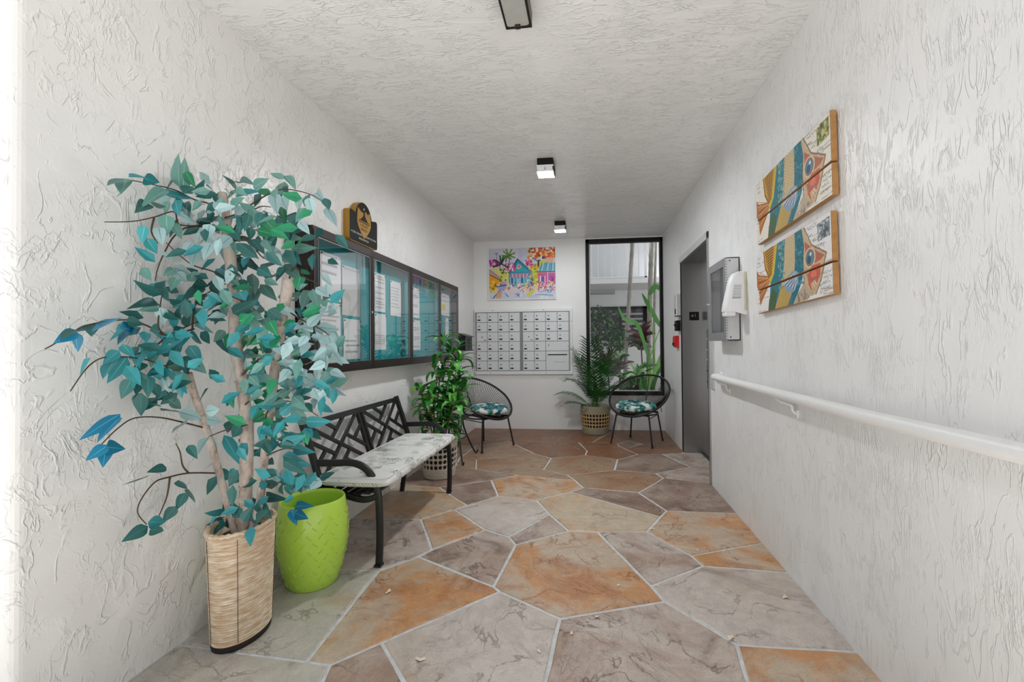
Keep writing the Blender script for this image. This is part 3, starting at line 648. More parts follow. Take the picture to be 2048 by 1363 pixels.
TREE_FILL = [(-1.297,1.76,1.628,0.088,0.078,23,[0,0,4,1]),(-1.157,1.57,1.577,0.078,0.07,23,[0,0,4,1]),(-1.297,1.76,1.269,0.088,0.078,17,[1,4,2,4]),(-1.157,1.57,1.257,0.078,0.07,17,[1,4,2,4]),(-1.16,1.79,1.141,0.068,0.109,26,[3,3,1]),(-1.037,1.6,1.143,0.06,0.098,26,[3,3,1]),(-1.343,1.76,1.017,0.078,0.088,17,[1,2,4]),(-1.198,1.57,1.032,0.07,0.078,17,[1,2,4]),(-1.298,1.76,0.807,0.068,0.098,17,[2,0,2]),(-1.158,1.57,0.845,0.061,0.087,17,[2,0,2]),(-1.51,1.593,1.674,0.088,0.08,13,[1,3,0]),(-1.488,1.57,1.667,0.087,0.078,13,[1,3,0]),(-1.509,1.593,1.342,0.088,0.071,17,[0,1,2]),(-1.488,1.57,1.339,0.087,0.07,17,[0,1,2]),(-1.502,1.386,1.149,0.077,0.062,11,[2,0,2]),(-1.486,1.371,1.149,0.076,0.061,11,[2,0,2]),(-1.504,1.443,1.024,0.072,0.048,8,[0,2]),(-1.489,1.428,1.026,0.071,0.048,8,[0,2]),(-1.434,1.76,1.74,0.098,0.049,10,[1,0]),(-1.279,1.57,1.677,0.087,0.044,10,[1,0]),(-1.513,1.73,1.502,0.042,0.135,17,[0,1,3,2]),(-1.373,1.57,1.47,0.038,0.122,17,[0,1,3,2]),(-1.435,1.76,1.102,0.043,0.117,7,[4,2,1]),(-1.28,1.57,1.107,0.038,0.105,7,[4,2,1]),(-1.412,1.76,0.764,0.035,0.098,4,[0,2]),(-1.26,1.57,0.806,0.031,0.087,4,[0,2]),(-1.298,1.76,1.059,0.043,0.137,15,[3,1,2]),(-1.158,1.57,1.069,0.038,0.122,15,[3,1,2]),(-1.231,1.76,0.6,0.059,0.049,8,[2,0]),(-1.098,1.57,0.66,0.052,0.044,8,[2,0]),(-1.504,1.76,0.466,0.059,0.039,8,[0,0,2]),(-1.342,1.57,0.541,0.052,0.035,8,[0,0,2]),(-1.144,1.8,0.992,0.05,0.05,9,[3,1,2]),(-1.024,1.61,1.01,0.045,0.045,9,[3,1,2])]
# ================================================================== THE SHELL
YL0, YR0, YC0 = 1.08, 0.72, 0.72       # where left wall, right wall and ceiling begin (open side)
EL0, EL1, ELZ, ELD = 3.84, 4.955, 2.02, 0.23   # lift opening: near, far, head height, depth
WX0, WX1, WZ0, WZ1 = -0.052, 0.973, 0.466, 2.58   # window opening in the back wall

# floor: grout bed with flagstones set in it
fb = MB().box(XL - 0.05, XR + 0.4, 0.35, YB + 0.02, -0.12, -0.0045)
floor = struct('floor', fb, MT['grout'])


def clip_half(poly, nx, ny, c):
    out = []
    for i in range(len(poly)):
        p, q = poly[i], poly[(i + 1) % len(poly)]
        dp, dq = nx * p[0] + ny * p[1] - c, nx * q[0] + ny * q[1] - c
        if dp >= 0: out.append(p)
        if (dp >= 0) != (dq >= 0):
            t = dp / (dp - dq)
            out.append([p[0] + (q[0] - p[0]) * t, p[1] + (q[1] - p[1]) * t])
    return out


def inset(poly, d):
    """shrink a (mostly convex) CCW polygon by moving its vertices along mitres"""
    n = len(poly)
    out = []
    for i in range(n):
        a, b, c = Vector(poly[i - 1]), Vector(poly[i]), Vector(poly[(i + 1) % n])
        e1, e2 = (b - a).normalized(), (c - b).normalized()
        n1, n2 = Vector((-e1.y, e1.x)), Vector((-e2.y, e2.x))
        m = n1 + n2
        k = max(m.length_squared / 2, 0.35)
        out.append(b + m * (d / k))
    return out


def flagstone(kind, poly, rnd):
    poly = clip_half(poly, -1, 0, -(XR + ELD + 0.0))
    P = inset(poly, 0.0075)
    # slightly wavering broken edges
    Q = []
    for i in range(len(P)):
        a, b = P[i], P[(i + 1) % len(P)]
        L = (b - a).length
        k = max(1, int(L / 0.12))
        nrm = Vector((-(b - a).y, (b - a).x)).normalized() if L > 1e-6 else Vector((0, 0))
        for j in range(k):
            w = rnd.uniform(-0.0028, 0.0028) if j else 0
            Q.append(a + (b - a) * (j / k) + nrm * w)
    z = rnd.uniform(-0.0008, 0.0008)
    cen = sum(Q, Vector((0, 0))) / len(Q)
    mb = MB()
    n = len(Q)
    I = [q + (cen - q).normalized() * 0.006 for q in Q]
    for ring, zz in ((Q, -0.03), (Q, z - 0.003), (I, z)):
        mb.v += [(q.x, q.y, zz) for q in ring]
    for r in range(2):
        for i in range(n):
            j = (i + 1) % n
            mb.face((r * n + i, r * n + j, (r + 1) * n + j, (r + 1) * n + i))
    mb.face([2 * n + i for i in range(n)])
    return obj('flagstone', mb, MT['f_' + kind], floor)


_rn = random.Random(11)
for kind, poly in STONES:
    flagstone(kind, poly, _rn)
# stones at the street edge, below the frame of the photograph
for kind, poly in (('mauve', [[-1.64, 0.37], [-0.80, 0.37], [-0.72, 1.2], [-1.64, 1.2]]), ('grey', [[-0.80, 0.37], [-0.1, 0.37], [-0.12, 1.2], [-0.72, 1.2]]),
                   ('brown', [[-0.1, 0.37], [0.55, 0.37], [0.45, 1.2], [-0.12, 1.2]]), ('tan', [[0.55, 0.37], [1.0, 0.37], [1.0, 1.2], [0.45, 1.2]])):
    flagstone(kind, [[x, 1.084 + 0.105 * (x + 1.639) if y > 1 else y] for x, y in poly], _rn)

# left wall, its street corner rounded by the plaster
rc = 0.035
poly = [(XL, YB + 0.2), (XL - 0.3, YB + 0.2), (XL - 0.3, YL0)]
poly += [(XL - rc + rc * math.cos(a), YL0 + rc + rc * math.sin(a)) for a in [math.radians(270 + 90 * k / 6) for k in range(7)]]
struct('wall_left', MB().prism(poly, -0.1, H + 0.3, lambda u, v, t: (u, v, t)), MT['wall_l'], smooth=False)
struct('wall_front_left', MB().box(-7.0, XL - 0.3, YL0, YL0 + 0.3, -0.1, H + 0.3), MT['wall_b'])

# right wall with the lift opening
mb = MB()
mb.box(XR, XR + 0.3, YR0, EL0, -0.1, H + 0.3)
mb.box(XR, XR + 0.3, EL1, YB + 0.2, -0.1, H + 0.3)
mb.box(XR, XR + 0.3, EL0, EL1, ELZ, H + 0.3)
struct('wall_right', mb, MT['wall_r'])
struct('wall_front_right', MB().box(XR + 0.3, 7.0, YR0, YR0 + 0.3, -0.1, H + 0.3), MT['wall_b'])

# back wall around the tall window
mb = MB()
mb.box(XL, WX0, YB, YB + 0.2, -0.1, H + 0.3)
mb.box(WX0, XR, YB, YB + 0.2, -0.1, WZ0)
mb.box(WX0, XR, YB, YB + 0.2, WZ1, H + 0.3)
struct('wall_back', mb, MT['wall_b'])

struct('ceiling', MB().box(XL, XR, YC0, YB, H, H + 0.3), MT['ceil'])
struct('wall_upper_storeys', MB().box(-7, 7, YC0, YB + 0.2, H + 0.301, 5.4), MT['wall_b'])  # unseen storeys implied by the lift, added and sized to limit courtyard sky
struct('wall_courtyard_shade', MB().box(-4.6, -4.3, YB + 0.2, 11, -0.1, 13).box(4.8, 5.1, YB + 0.2, 11, -0.1, 5), MT['wall_b'])  # unseen walls added to cut sky light and keep sun off the courtyard

# pavement on the street side
MT['concrete'] = simple('pale_concrete_paving', srgb(196, 192, 186), 0.8, var=0.1, scale=4, bump=0.2)
struct('pavement', MB().box(-12, 12, -14, 0.36, -0.2, -0.004), MT['concrete'])

# ------------------------------------------------------------------ window
win = struct('window_1', MB()
             .box(WX0, WX0 + 0.045, YB - 0.012, YB + 0.09, WZ0, WZ1)
             .box(XR - 0.036, XR - 0.001, YB - 0.012, YB + 0.09, WZ0, WZ1)
             .box(WX0, XR - 0.001, YB - 0.012, YB + 0.09, WZ1 - 0.05, WZ1)
             .box(WX0, XR - 0.001, YB - 0.012, YB + 0.09, WZ0, WZ0 + 0.05), MT['signblack'], bevel=0.003)
obj('window_pane', MB().box(WX0 + 0.044, XR - 0.036, YB + 0.03, YB + 0.036, WZ0 + 0.05, WZ1 - 0.05), MT['glass'], win)
obj('window_bead', MB()
    .box(WX0 + 0.045, WX0 + 0.06, YB + 0.06, YB + 0.2, WZ0 + 0.05, WZ1 - 0.05)
    .box(WX0 + 0.045, XR - 0.036, YB + 0.09, YB + 0.2, WZ0 + 0.0, WZ0 + 0.05), MT['white'], win)

# ------------------------------------------------------------------ lift
lift = struct('door_1', MB().box(XR + 0.002, XR + ELD, EL1 - 0.02, EL1, 0.0, ELZ), MT['steel'])
obj('jamb', MB().box(XR + 0.002, XR + ELD, EL0, EL0 + 0.02, 0.0, ELZ), MT['steel'], lift)
obj('soffit', MB().box(XR + 0.002, XR + ELD, EL0 + 0.02, EL1 - 0.02, ELZ - 0.015, ELZ), MT['steel_dark'], lift)
obj('head_trim', MB().box(XR - 0.012, XR + 0.002, EL0 - 0.03, EL1 + 0.03, ELZ - 0.004, ELZ + 0.055), MT['alu'], lift, bevel=0.002)
obj('front_trim', MB().box(XR - 0.012, XR + 0.03, EL0 - 0.03, EL0, 0.0, ELZ + 0.055), MT['steel'], lift, bevel=0.002)
obj('front_trim', MB().box(XR - 0.004, XR + 0.006, EL1 - 0.005, EL1 + 0.02, 0.0, ELZ), MT['signblack'], lift)  # black strip drawn in place of the dark gap beside the far jamb
for k in range(2):
    y0 = EL0 + 0.02 + k * (EL1 - EL0 - 0.04) / 2
    obj('door_panel', MB().box(XR + ELD - 0.02 - 0.012 * k, XR + ELD + 0.01, y0 + 0.002, y0 + (EL1 - EL0 - 0.04) / 2 - 0.002, 0.012, ELZ - 0.015), MT['steel'], lift)
obj('door_sill', MB().box(XR + ELD - 0.06, XR + ELD + 0.02, EL0, EL1, -0.02, 0.006), MT['steel_dark'], lift)
obj('shaft_back', MB().box(XR + ELD + 0.01, XR + 0.3, EL0 - 0.05, EL1 + 0.05, -0.1, ELZ + 0.1), MT['darkgrey'], lift)
pl = obj('floor_number_plate', MB().box(1.05, 1.15, EL1 - 0.026, EL1 - 0.02, 1.40, 1.49), MT['signblack'], lift, bevel=0.002)
tag(pl, 'black floor number plate with a star and a 1')


def text_mesh(body, size, mat, name, parent, M, ext=0.0006):
    cu = bpy.data.curves.new(name, 'FONT')
    cu.body = body
    cu.size = size
    cu.extrude = ext
    cu.align_x = 'CENTER'
    cu.align_y = 'CENTER'
    tmp = bpy.data.objects.new(name, cu)
    COL.objects.link(tmp)
    dg = bpy.context.evaluated_depsgraph_get()
    me = bpy.data.meshes.new_from_object(tmp.evaluated_get(dg))
    bpy.data.objects.remove(tmp, do_unlink=True)
    bpy.data.curves.remove(cu)
    me.transform(M)
    me.transform(Matrix.Translation(-world_off(parent)))
    me.materials.clear()
    me.materials.append(mat)
    return link(name, me, parent)


FACE_CAM = Matrix(((1, 0, 0, 0), (0, 0, -1, 0), (0, 1, 0, 0), (0, 0, 0, 1)))   # text facing -Y
star = MB()
star.prism([(1.082 + (0.016 if k % 2 == 0 else 0.007) * math.sin(k * PI / 5), 1.448 + (0.016 if k % 2 == 0 else 0.007) * math.cos(k * PI / 5)) for k in range(10)],
           EL1 - 0.0268, EL1 - 0.026, lambda u, v, t: (u, t, v))
obj('star', star, MT['alugrey'], pl)
text_mesh('1', 0.05, MT['alugrey'], 'numeral', pl, Matrix.Translation((1.112, EL1 - 0.0264, 1.448)) @ FACE_CAM)
# call station on the near jamb trim
cs = obj('call_panel', MB().box(XR - 0.02, XR - 0.011, EL0 - 0.028, EL0 - 0.003, 0.78, 1.27), MT['steel_dark'], lift, bevel=0.002)
for z in (0.84, 0.93, 1.02, 1.10, 1.19):
    bt = obj('call_button', MB().lathe([(0.0001, 0), (0.007, 0), (0.007, 0.004), (0.0001, 0.005)], 12), MT['alu'] if z > 0.95 else MT['signblack'], cs, local=True)
    bt.location = (XR - 0.02, EL0 - 0.0155, z)
    bt.rotation_euler = (0, -PI / 2, 0)

# ================================================================== COURTYARD BEHIND THE WINDOW
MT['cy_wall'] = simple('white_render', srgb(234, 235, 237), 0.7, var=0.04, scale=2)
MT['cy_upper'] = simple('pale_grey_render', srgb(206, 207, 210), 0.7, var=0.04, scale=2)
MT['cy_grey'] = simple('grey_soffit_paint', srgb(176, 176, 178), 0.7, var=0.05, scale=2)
MT['cy_glass'] = simple('dark_window_glass', srgb(30, 42, 44), 0.06, var=0.3, scale=3, spec=0.8)
MT['cy_ground'] = simple('courtyard_gravel', srgb(150, 144, 134), 0.9, var=0.3, scale=30, bump=0.3)
struct('courtyard_ground', MB().box(-8, 9, YB + 0.2, 16, -0.2, -0.02), MT['cy_ground'])
bld = thing('courtyard_building', (0, 10.2, 0), 'white two storey courtyard building with a balcony seen through the tall window', 'building')
mb = MB()
mb.box(-4, -0.7, 10.2, 10.45, -0.1, 5.2)
mb.box(1.26, 4.8, 10.2, 10.45, -0.1, 5.2)
mb.box(-0.7, 1.26, 10.2, 10.45, -0.1, 1.236)
mb.box(-0.7, 1.26, 10.2, 10.45, 1.99, 5.2)
obj('wall', mb, MT['cy_wall'], bld)
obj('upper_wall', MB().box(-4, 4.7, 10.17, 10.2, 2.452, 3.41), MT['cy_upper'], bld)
w = obj('window', MB().box(-0.7, -0.62, 10.17, 10.26, 1.236, 1.99).box(1.18, 1.26, 10.17, 10.26, 1.236, 1.99).box(-0.7, 1.26, 10.17, 10.26, 1.93, 1.99).box(-0.7, 1.26, 10.17, 10.26, 1.236, 1.27).box(0.66, 0.70, 10.17, 10.26, 1.25, 1.95), MT['signblack'], bld)
obj('pane', MB().box(-0.64, 0.67, 10.21, 10.22, 1.26, 1.95), MT['cy_glass'], w)
obj('pane', MB().box(0.69, 1.2, 10.21, 10.22, 1.26, 1.95), MT['cy_glass'], w)
for z in (1.36, 1.47, 1.58, 1.69, 1.80):
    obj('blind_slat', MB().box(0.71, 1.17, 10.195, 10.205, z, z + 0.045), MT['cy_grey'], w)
obj('balcony_slab', MB().box(-4, 5, 9.0, 10.2, 2.354, 2.452), MT['cy_wall'], bld)
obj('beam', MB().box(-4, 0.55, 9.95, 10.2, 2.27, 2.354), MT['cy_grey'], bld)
rl = obj('balcony_rail', MB().box(-4, 5, 9.02, 9.07, 2.46, 2.49).box(-4, 5, 9.01, 9.08, 3.30, 3.36), MT['white'], bld)
for k in range(-10, 16):
    x = 0.437 + 0.1325 * k
    if -0.5 < x < 1.9:
        obj('baluster', MB().box(x - 0.009, x + 0.009, 9.035, 9.055, 2.48, 3.31), MT['white'], rl)
for x in (1.10, -0.9):
    obj('rail_post', MB().box(x - 0.022, x + 0.022, 9.02, 9.07, 2.45, 3.34), MT['white'], rl)
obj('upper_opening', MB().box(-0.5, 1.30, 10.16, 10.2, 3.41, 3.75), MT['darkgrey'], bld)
# ================================================================== LEFT WALL
# ---- glazed notice board
XB = XL
bd = thing('notice_board', (XL, 3.70, 1.0), 'long dark bronze notice board with four glazed doors on left wall', 'notice board')
y0, y1, z0, z1, dp = 2.30, 5.035, 1.0, 1.825, 0.105
obj('case', MB().box(XL, XL + 0.012, y0, y1, z0, z1)
    .box(XL, XL + dp - 0.02, y0, y0 + 0.02, z0, z1).box(XL, XL + dp - 0.02, y1 - 0.02, y1, z0, z1)
    .box(XL, XL + dp - 0.02, y0, y1, z1 - 0.02, z1).box(XL, XL + dp - 0.02, y0, y1, z0, z0 + 0.02), MT['bronze'], bd, bevel=0.002)
obj('felt_backing', MB().box(XL + 0.012, XL + 0.02, y0 + 0.02, y1 - 0.02, z0 + 0.02, z1 - 0.02), MT['teal'], bd)
ym = [y0, 2.985, 3.672, 4.40, y1]
for k in range(4):
    a, b = ym[k], ym[k + 1]
    wl_, wr_ = (0.055 if k == 0 else 0.022), (0.03 if k == 3 else 0.022)
    if k == 1: wr_ = 0.035
    if k == 2: wl_ = 0.03
    zt, zb = 0.052, 0.06
    d = obj('glazed_door', MB().box(XL + dp - 0.02, XL + dp, a + 0.001, a + wl_, z0, z1).box(XL + dp - 0.02, XL + dp, b - wr_, b - 0.001, z0, z1)
            .box(XL + dp - 0.02, XL + dp, a + wl_, b - wr_, z1 - zt, z1).box(XL + dp - 0.02, XL + dp, a + wl_, b - wr_, z0, z0 + zb), MT['bronze'], bd, bevel=0.003)
    obj('pane', MB().box(XL + dp - 0.012, XL + dp - 0.008, a + wl_, b - wr_, z0 + zb, z1 - zt), MT['glass2'], d)
    obj('glazing_bead', MB().box(XL + dp - 0.008, XL + dp - 0.004, a + wl_, a + wl_ + 0.006, z0 + zb, z1 - zt).box(XL + dp - 0.008, XL + dp - 0.004, b - wr_ - 0.006, b - wr_, z0 + zb, z1 - zt)
        .box(XL + dp - 0.008, XL + dp - 0.004, a + wl_, b - wr_, z1 - zt - 0.006, z1 - zt), MT['alugrey'], d)
    if k in (0, 2):
        obj('lock', MB().box(XL + dp, XL + dp + 0.006, b - 0.02, b - 0.008, 1.385, 1.40), MT['alu'], d, bevel=0.002)
obj('hinge', MB().tube([(XL + dp + 0.002, y0 + 0.012, z0 + 0.02), (XL + dp + 0.002, y0 + 0.012, z1 - 0.02)], 0.005, 8), MT['darkgrey'], bd)


def notice(lines, w=26, h=36, tint=(238, 238, 240), seal=None, seed=1, block=None):
    cv = Canvas(w, h, tint, seed)
    rs = cv.r
    for (a, b, n, dark) in lines:
        for i in range(n):
            v = a + (b - a) * (i + 0.5) / n
            cv.line((0.10, v), (rs.uniform(0.7, 0.92), v), 0.008, (dark, dark, dark + 6), 0.75)
    if seal:
        cv.ell(seal[0], seal[1], 0.09, 0.075, (222, 206, 70)); cv.ell(seal[0], seal[1], 0.05, 0.05, (96, 92, 30))
    if block:
        cv.poly([(block[0], block[2]), (block[1], block[2]), (block[1], block[3]), (block[0], block[3])], block[4])
    return cv


def pinned(label, ya, yb, za, zb, cv, tilt=0.0, curl=0.004):
    x = XL + 0.022
    t = thing('notice_sheet', (x, ya, za), label, 'notice', 'sheets pinned inside the notice board')
    printed('sheet', cv, (x, ya, za), (0, yb - ya, tilt), (0, tilt * -0.3, zb - za), MT['paper'], t, bend=lambda u, v: curl * (1 - u) ** 2 * 0.6 + curl * np.sin(v * 3.0) * 0.5)
    for yy in (0.01, yb - ya - 0.01):
        pn = obj('pin', MB().lathe([(0.004, 0), (0.005, 0.004), (0.003, 0.008), (0.0001, 0.009)], 8), MT['signblack'], t, local=True)
        pn.location = (0.004, yy, zb - za - 0.012)
        pn.rotation_euler = (0, PI / 2, 0)
    return t


PZ = [
    ('white notice with a gold seal high behind the first glass door', 2.375, 2.59, 1.425, 1.70, notice([(0.95, 0.90, 1, 90), (0.85, 0.45, 12, 130)], seal=(0.8, 0.12), seed=2)),
    ('white typed sheet below the gold seal notice behind the first door', 2.375, 2.585, 1.13, 1.415, notice([(0.92, 0.3, 16, 140)], seed=3)),
    ('pale glossy sheet at the top of the second column behind the first door', 2.60, 2.82, 1.35, 1.66, notice([(0.95, 0.9, 1, 150)], tint=(214, 214, 214), seed=4)),
    ('large print letter low in the second column behind the first door', 2.615, 2.82, 1.075, 1.33, notice([(0.72, 0.30, 4, 60), (0.22, 0.16, 2, 150)], tint=(232, 235, 238), seed=5)),
    ('small sheet at the lower left behind the first door', 2.40, 2.57, 1.06, 1.12, notice([(0.8, 0.2, 4, 140)], h=14, seed=6)),
    ('tall typed sheet at upper left behind the second door', 3.02, 3.19, 1.405, 1.68, notice([(0.92, 0.1, 18, 150)], seed=7)),
    ('typed sheet at lower left behind the second door', 3.02, 3.20, 1.13, 1.39, notice([(0.95, 0.15, 14, 160)], seed=8)),
    ('plain white sheet alone in the middle behind the second door', 3.27, 3.47, 1.39, 1.66, notice([(0.93, 0.9, 1, 140), (0.85, 0.2, 16, 175)], seed=9)),
    ('narrow list at upper left behind the third door', 3.70, 3.86, 1.40, 1.66, notice([(0.95, 0.1, 14, 130)], seed=10)),
    ('narrow list at lower left behind the third door', 3.70, 3.88, 1.12, 1.38, notice([(0.95, 0.1, 14, 140)], seed=11)),
    ('sheet with a yellow block high behind the fourth door', 4.45, 4.72, 1.47, 1.70, notice([(0.95, 0.55, 6, 130)], block=(0.08, 0.45, 0.22, 0.5, (222, 208, 40)), seed=12)),
    ('small white slip below the yellow block sheet behind the fourth door', 4.57, 4.69, 1.25, 1.45, notice([(0.9, 0.2, 8, 140)], seed=13)),
]
for lb, a, b, c, d, cv in PZ:
    k = 1.050
    pinned(lb, a * k, b * k, CAM_H + (c - CAM_H) * k, CAM_H + (d - CAM_H) * k, cv)

# ---- black and gold plaque above the board
sg = thing('wall_plaque', (XL, 2.985, 1.86), 'black wall plaque with gold shield and arched top above notice board', 'sign')
ya, yb, za, zb = 2.79, 3.178, 1.862, 2.073
yc = (ya + yb) / 2 - 0.005


def plaque_outline(g):
    r = 0.022
    out = []
    for cy, cz, a0 in ((ya + r, za + r, 180), (yb - r, za + r, 270), (yb - r, zb - r, 0)):
        for k in range(5):
            a = math.radians(a0 + 90 * k / 4)
            out.append((cy + (r + g) * math.cos(a), cz + (r + g) * math.sin(a)))
    rr = 0.115
    for k in range(17):
        a = math.radians(8 + (172 - 8) * k / 16)
        out.append((yc + (rr + g) * math.cos(a), zb - 0.03 + (0.115 + g) * math.sin(a)))
    for k in range(5):
        a = math.radians(90 + 90 * k / 4)
        out.append((ya + r + (r + g) * math.cos(a), zb - r + (r + g) * math.sin(a)))
    return out


obj('gold_body', MB().prism(plaque_outline(0.0), XL, XL + 0.043, lambda u, v, t: (t, u, v)), MT['gold'], sg)
obj('black_face', MB().prism(plaque_outline(-0.004), XL + 0.043, XL + 0.045, lambda u, v, t: (t, u, v)), MT['signblack'], sg)
sh = []
for k in range(9):
    t = k / 8
    sh.append((yc - 0.085 + 0.01 * math.sin(t * PI) * -1 + 0.085 * max(0, (t - 0.45) / 0.55) ** 1.6, 2.105 - 0.20 * t))
shield = [(yc - 0.085, 2.105)] + sh[1:] + [(2 * yc - u, v) for u, v in sh[::-1][1:]]
shield += [(yc + 0.05, 2.085), (yc + 0.025, 2.10), (yc, 2.085), (yc - 0.04, 2.085)]
sd = obj('shield', MB().prism(shield, XL + 0.045, XL + 0.047, lambda u, v, t: (t, u, v)), MT['gold'], sg)
em = MB()
F = lambda u, v, t: (t, u, v)
for pts in ([(-.075, 2.012), (.075, 2.012), (.075, 2.018), (-.075, 2.018)], [(-.07, 2.024), (.07, 2.024), (.07, 2.029), (-.07, 2.029)],
            [(-.05, 2.03), (.05, 2.03), (.035, 2.045), (-.035, 2.045)], [(-.03, 2.045), (.03, 2.045), (.014, 2.062), (-.014, 2.062)], [(-.012, 2.062), (.012, 2.062), (.008, 2.088), (-.008, 2.088)]):
    em.prism([(yc + u, v) for u, v in pts], XL + 0.047, XL + 0.0478, F)
obj('temple_emblem', em, MT['signblack'], sd)
obj('finial', MB().prism([(yc + 0.006 * math.cos(a), 2.112 + 0.008 * math.sin(a)) for a in [2 * PI * k / 10 for k in range(10)]], XL + 0.0452, XL + 0.0465, F), MT['signwhite'], sg)


def worn_letters(n, y0, y1, z, h, x, rnd, mb):
    """rows of letter strokes as worn as they look on the plaque"""
    st = (y1 - y0) / n
    for i in range(n):
        a = y0 + st * i
        kind = rnd.randint(0, 4)
        w = st * 0.62
        t = st * 0.17
        mb.box(x, x + 0.0006, a, a + t, z, z + h)
        if kind in (0, 1, 3): mb.box(x, x + 0.0006, a + w - t, a + w, z, z + h)
        if kind in (0, 2): mb.box(x, x + 0.0006, a, a + w, z + h - t, z + h)
        if kind in (1, 2): mb.box(x, x + 0.0006, a, a + w, z, z + t)
        if kind in (2, 3, 4): mb.box(x, x + 0.0006, a, a + w, z + h * 0.45, z + h * 0.45 + t)


rl_ = random.Random(5)
lt = MB(); worn_letters(20, ya + 0.02, yb - 0.02, 1.918, 0.013, XL + 0.045, rl_, lt); worn_letters(8, yc - 0.07, yc + 0.075, 1.89, 0.013, XL + 0.045, rl_, lt)
obj('lettering', lt, MT['signwhite'], sg)
lt = MB(); worn_letters(5, yc - 0.055, yc + 0.055, 1.985, 0.018, XL + 0.047, rl_, lt); worn_letters(5, yc - 0.045, yc + 0.045, 1.957, 0.018, XL + 0.047, rl_, lt)
MT['signbrown'] = simple('brown_lettering', srgb(96, 58, 24), 0.5)
obj('shield_lettering', lt, MT['signbrown'], sd)

# ---- small black letter box past the board
lb = thing('letter_box', (XL, 5.45, 1.1), 'small black metal letter box on left wall beyond the notice board', 'letter box')
sd_ = [(0, 1.10), (0.11, 1.10), (0.11, 1.265), (0, 1.30)]
obj('body', MB().prism(sd_, 5.30, 5.62, lambda u, v, t: (XL + u, t, v)), MT['black'], lb, bevel=0.003)
obj('lid', MB().prism([(0, 1.31), (0.13, 1.268), (0.13, 1.26), (0, 1.30)], 5.285, 5.635, lambda u, v, t: (XL + u, t, v)), MT['darkgrey'], lb, bevel=0.002)
mbs = MB()
for k in range(3):
    c = 1.14 + 0.042 * k
    mbs.tube([(XL + 0.112, 5.46 + 0.05 * math.cos(a), c + 0.018 * math.sin(a)) for a in [2 * PI * j / 14 for j in range(14)]], 0.004, 5, closed=True, up=(1, 0, 0))
obj('scroll_ornament', mbs, MT['darkgrey'], lb)
obj('bottom_tray', MB().box(XL, XL + 0.125, 5.29, 5.63, 1.088, 1.10), MT['darkgrey'], lb)

# ================================================================== BACK WALL
# ---- mailboxes: two banks side by side in one surround
MT['mb_door'] = simple('pale_grey_mailbox_door', srgb(226, 228, 230), 0.42, 0.0, var=0.04, scale=5)
MT['mb_label'] = simple('black_number_tag', srgb(22, 22, 24), 0.5)
fx0, fx1, fz0, fz1 = -1.600, -0.238, 0.752, 1.648
sr = thing('mailbox_surround', (-0.92, YB, fz0), 'white metal surround framing both mailbox banks on back wall', 'frame')
obj('top_rail', MB().box(fx0, fx1, YB - 0.03, YB, fz1 - 0.038, fz1), MT['white'], sr, bevel=0.002)
obj('bottom_rail', MB().box(fx0, fx1, YB - 0.03, YB, fz0, fz0 + 0.045), MT['white'], sr, bevel=0.002)
obj('side_rail', MB().box(fx0, fx0 + 0.012, YB - 0.03, YB, fz0 + 0.045, fz1 - 0.038), MT['white'], sr, bevel=0.002)
obj('side_rail', MB().box(fx1 - 0.034, fx1, YB - 0.03, YB, fz0 + 0.045, fz1 - 0.038), MT['white'], sr, bevel=0.002)
for (x, z) in ((-1.34, 1.632), (-0.63, 1.632), (-1.38, 0.772), (-0.60, 0.772), (-1.585, 0.765), (-0.25, 1.47), (-0.25, 0.90)):
    sw = obj('screw', MB().lathe([(0.0001, 0), (0.006, 0.0), (0.005, 0.002), (0.0001, 0.003)], 8), MT['darkgrey'], sr, local=True)
    sw.location = (x + 0.92, -0.03, z - fz0)
    sw.rotation_euler = (PI / 2, 0, 0)

bz0, bz1 = fz0 + 0.045, fz1 - 0.038
rows = 6
rh = (bz1 - bz0 - 0.012) / rows
_door_mesh = {}


def shared(key, mk, mat, **k):
    if key not in _door_mesh:
        _door_mesh[key] = mesh_of(mk(), key, mat, **k)
    return _door_mesh[key]


def lockmb(r=0.0075):
    mb = MB().lathe([(r, 0), (r, 0.004), (r * 0.6, 0.006), (0.0001, 0.006)], 12)
    mb.v = [(x, -z, y) for x, y, z in mb.v]
    return mb


def labelmb():
    mb = MB().box(-0.021, 0.021, -0.002, 0, -0.009, 0.009)
    return mb


def digitsmb():
    mb = MB()
    for x in (-0.013, -0.003, 0.007):
        mb.box(x, x + 0.002, -0.0026, -0.002, -0.005, 0.005)
        mb.box(x, x + 0.006, -0.0026, -0.002, -0.001, 0.001)
        mb.box(x + 0.004, x + 0.006, -0.0026, -0.002, -0.005, 0.005)
    return mb


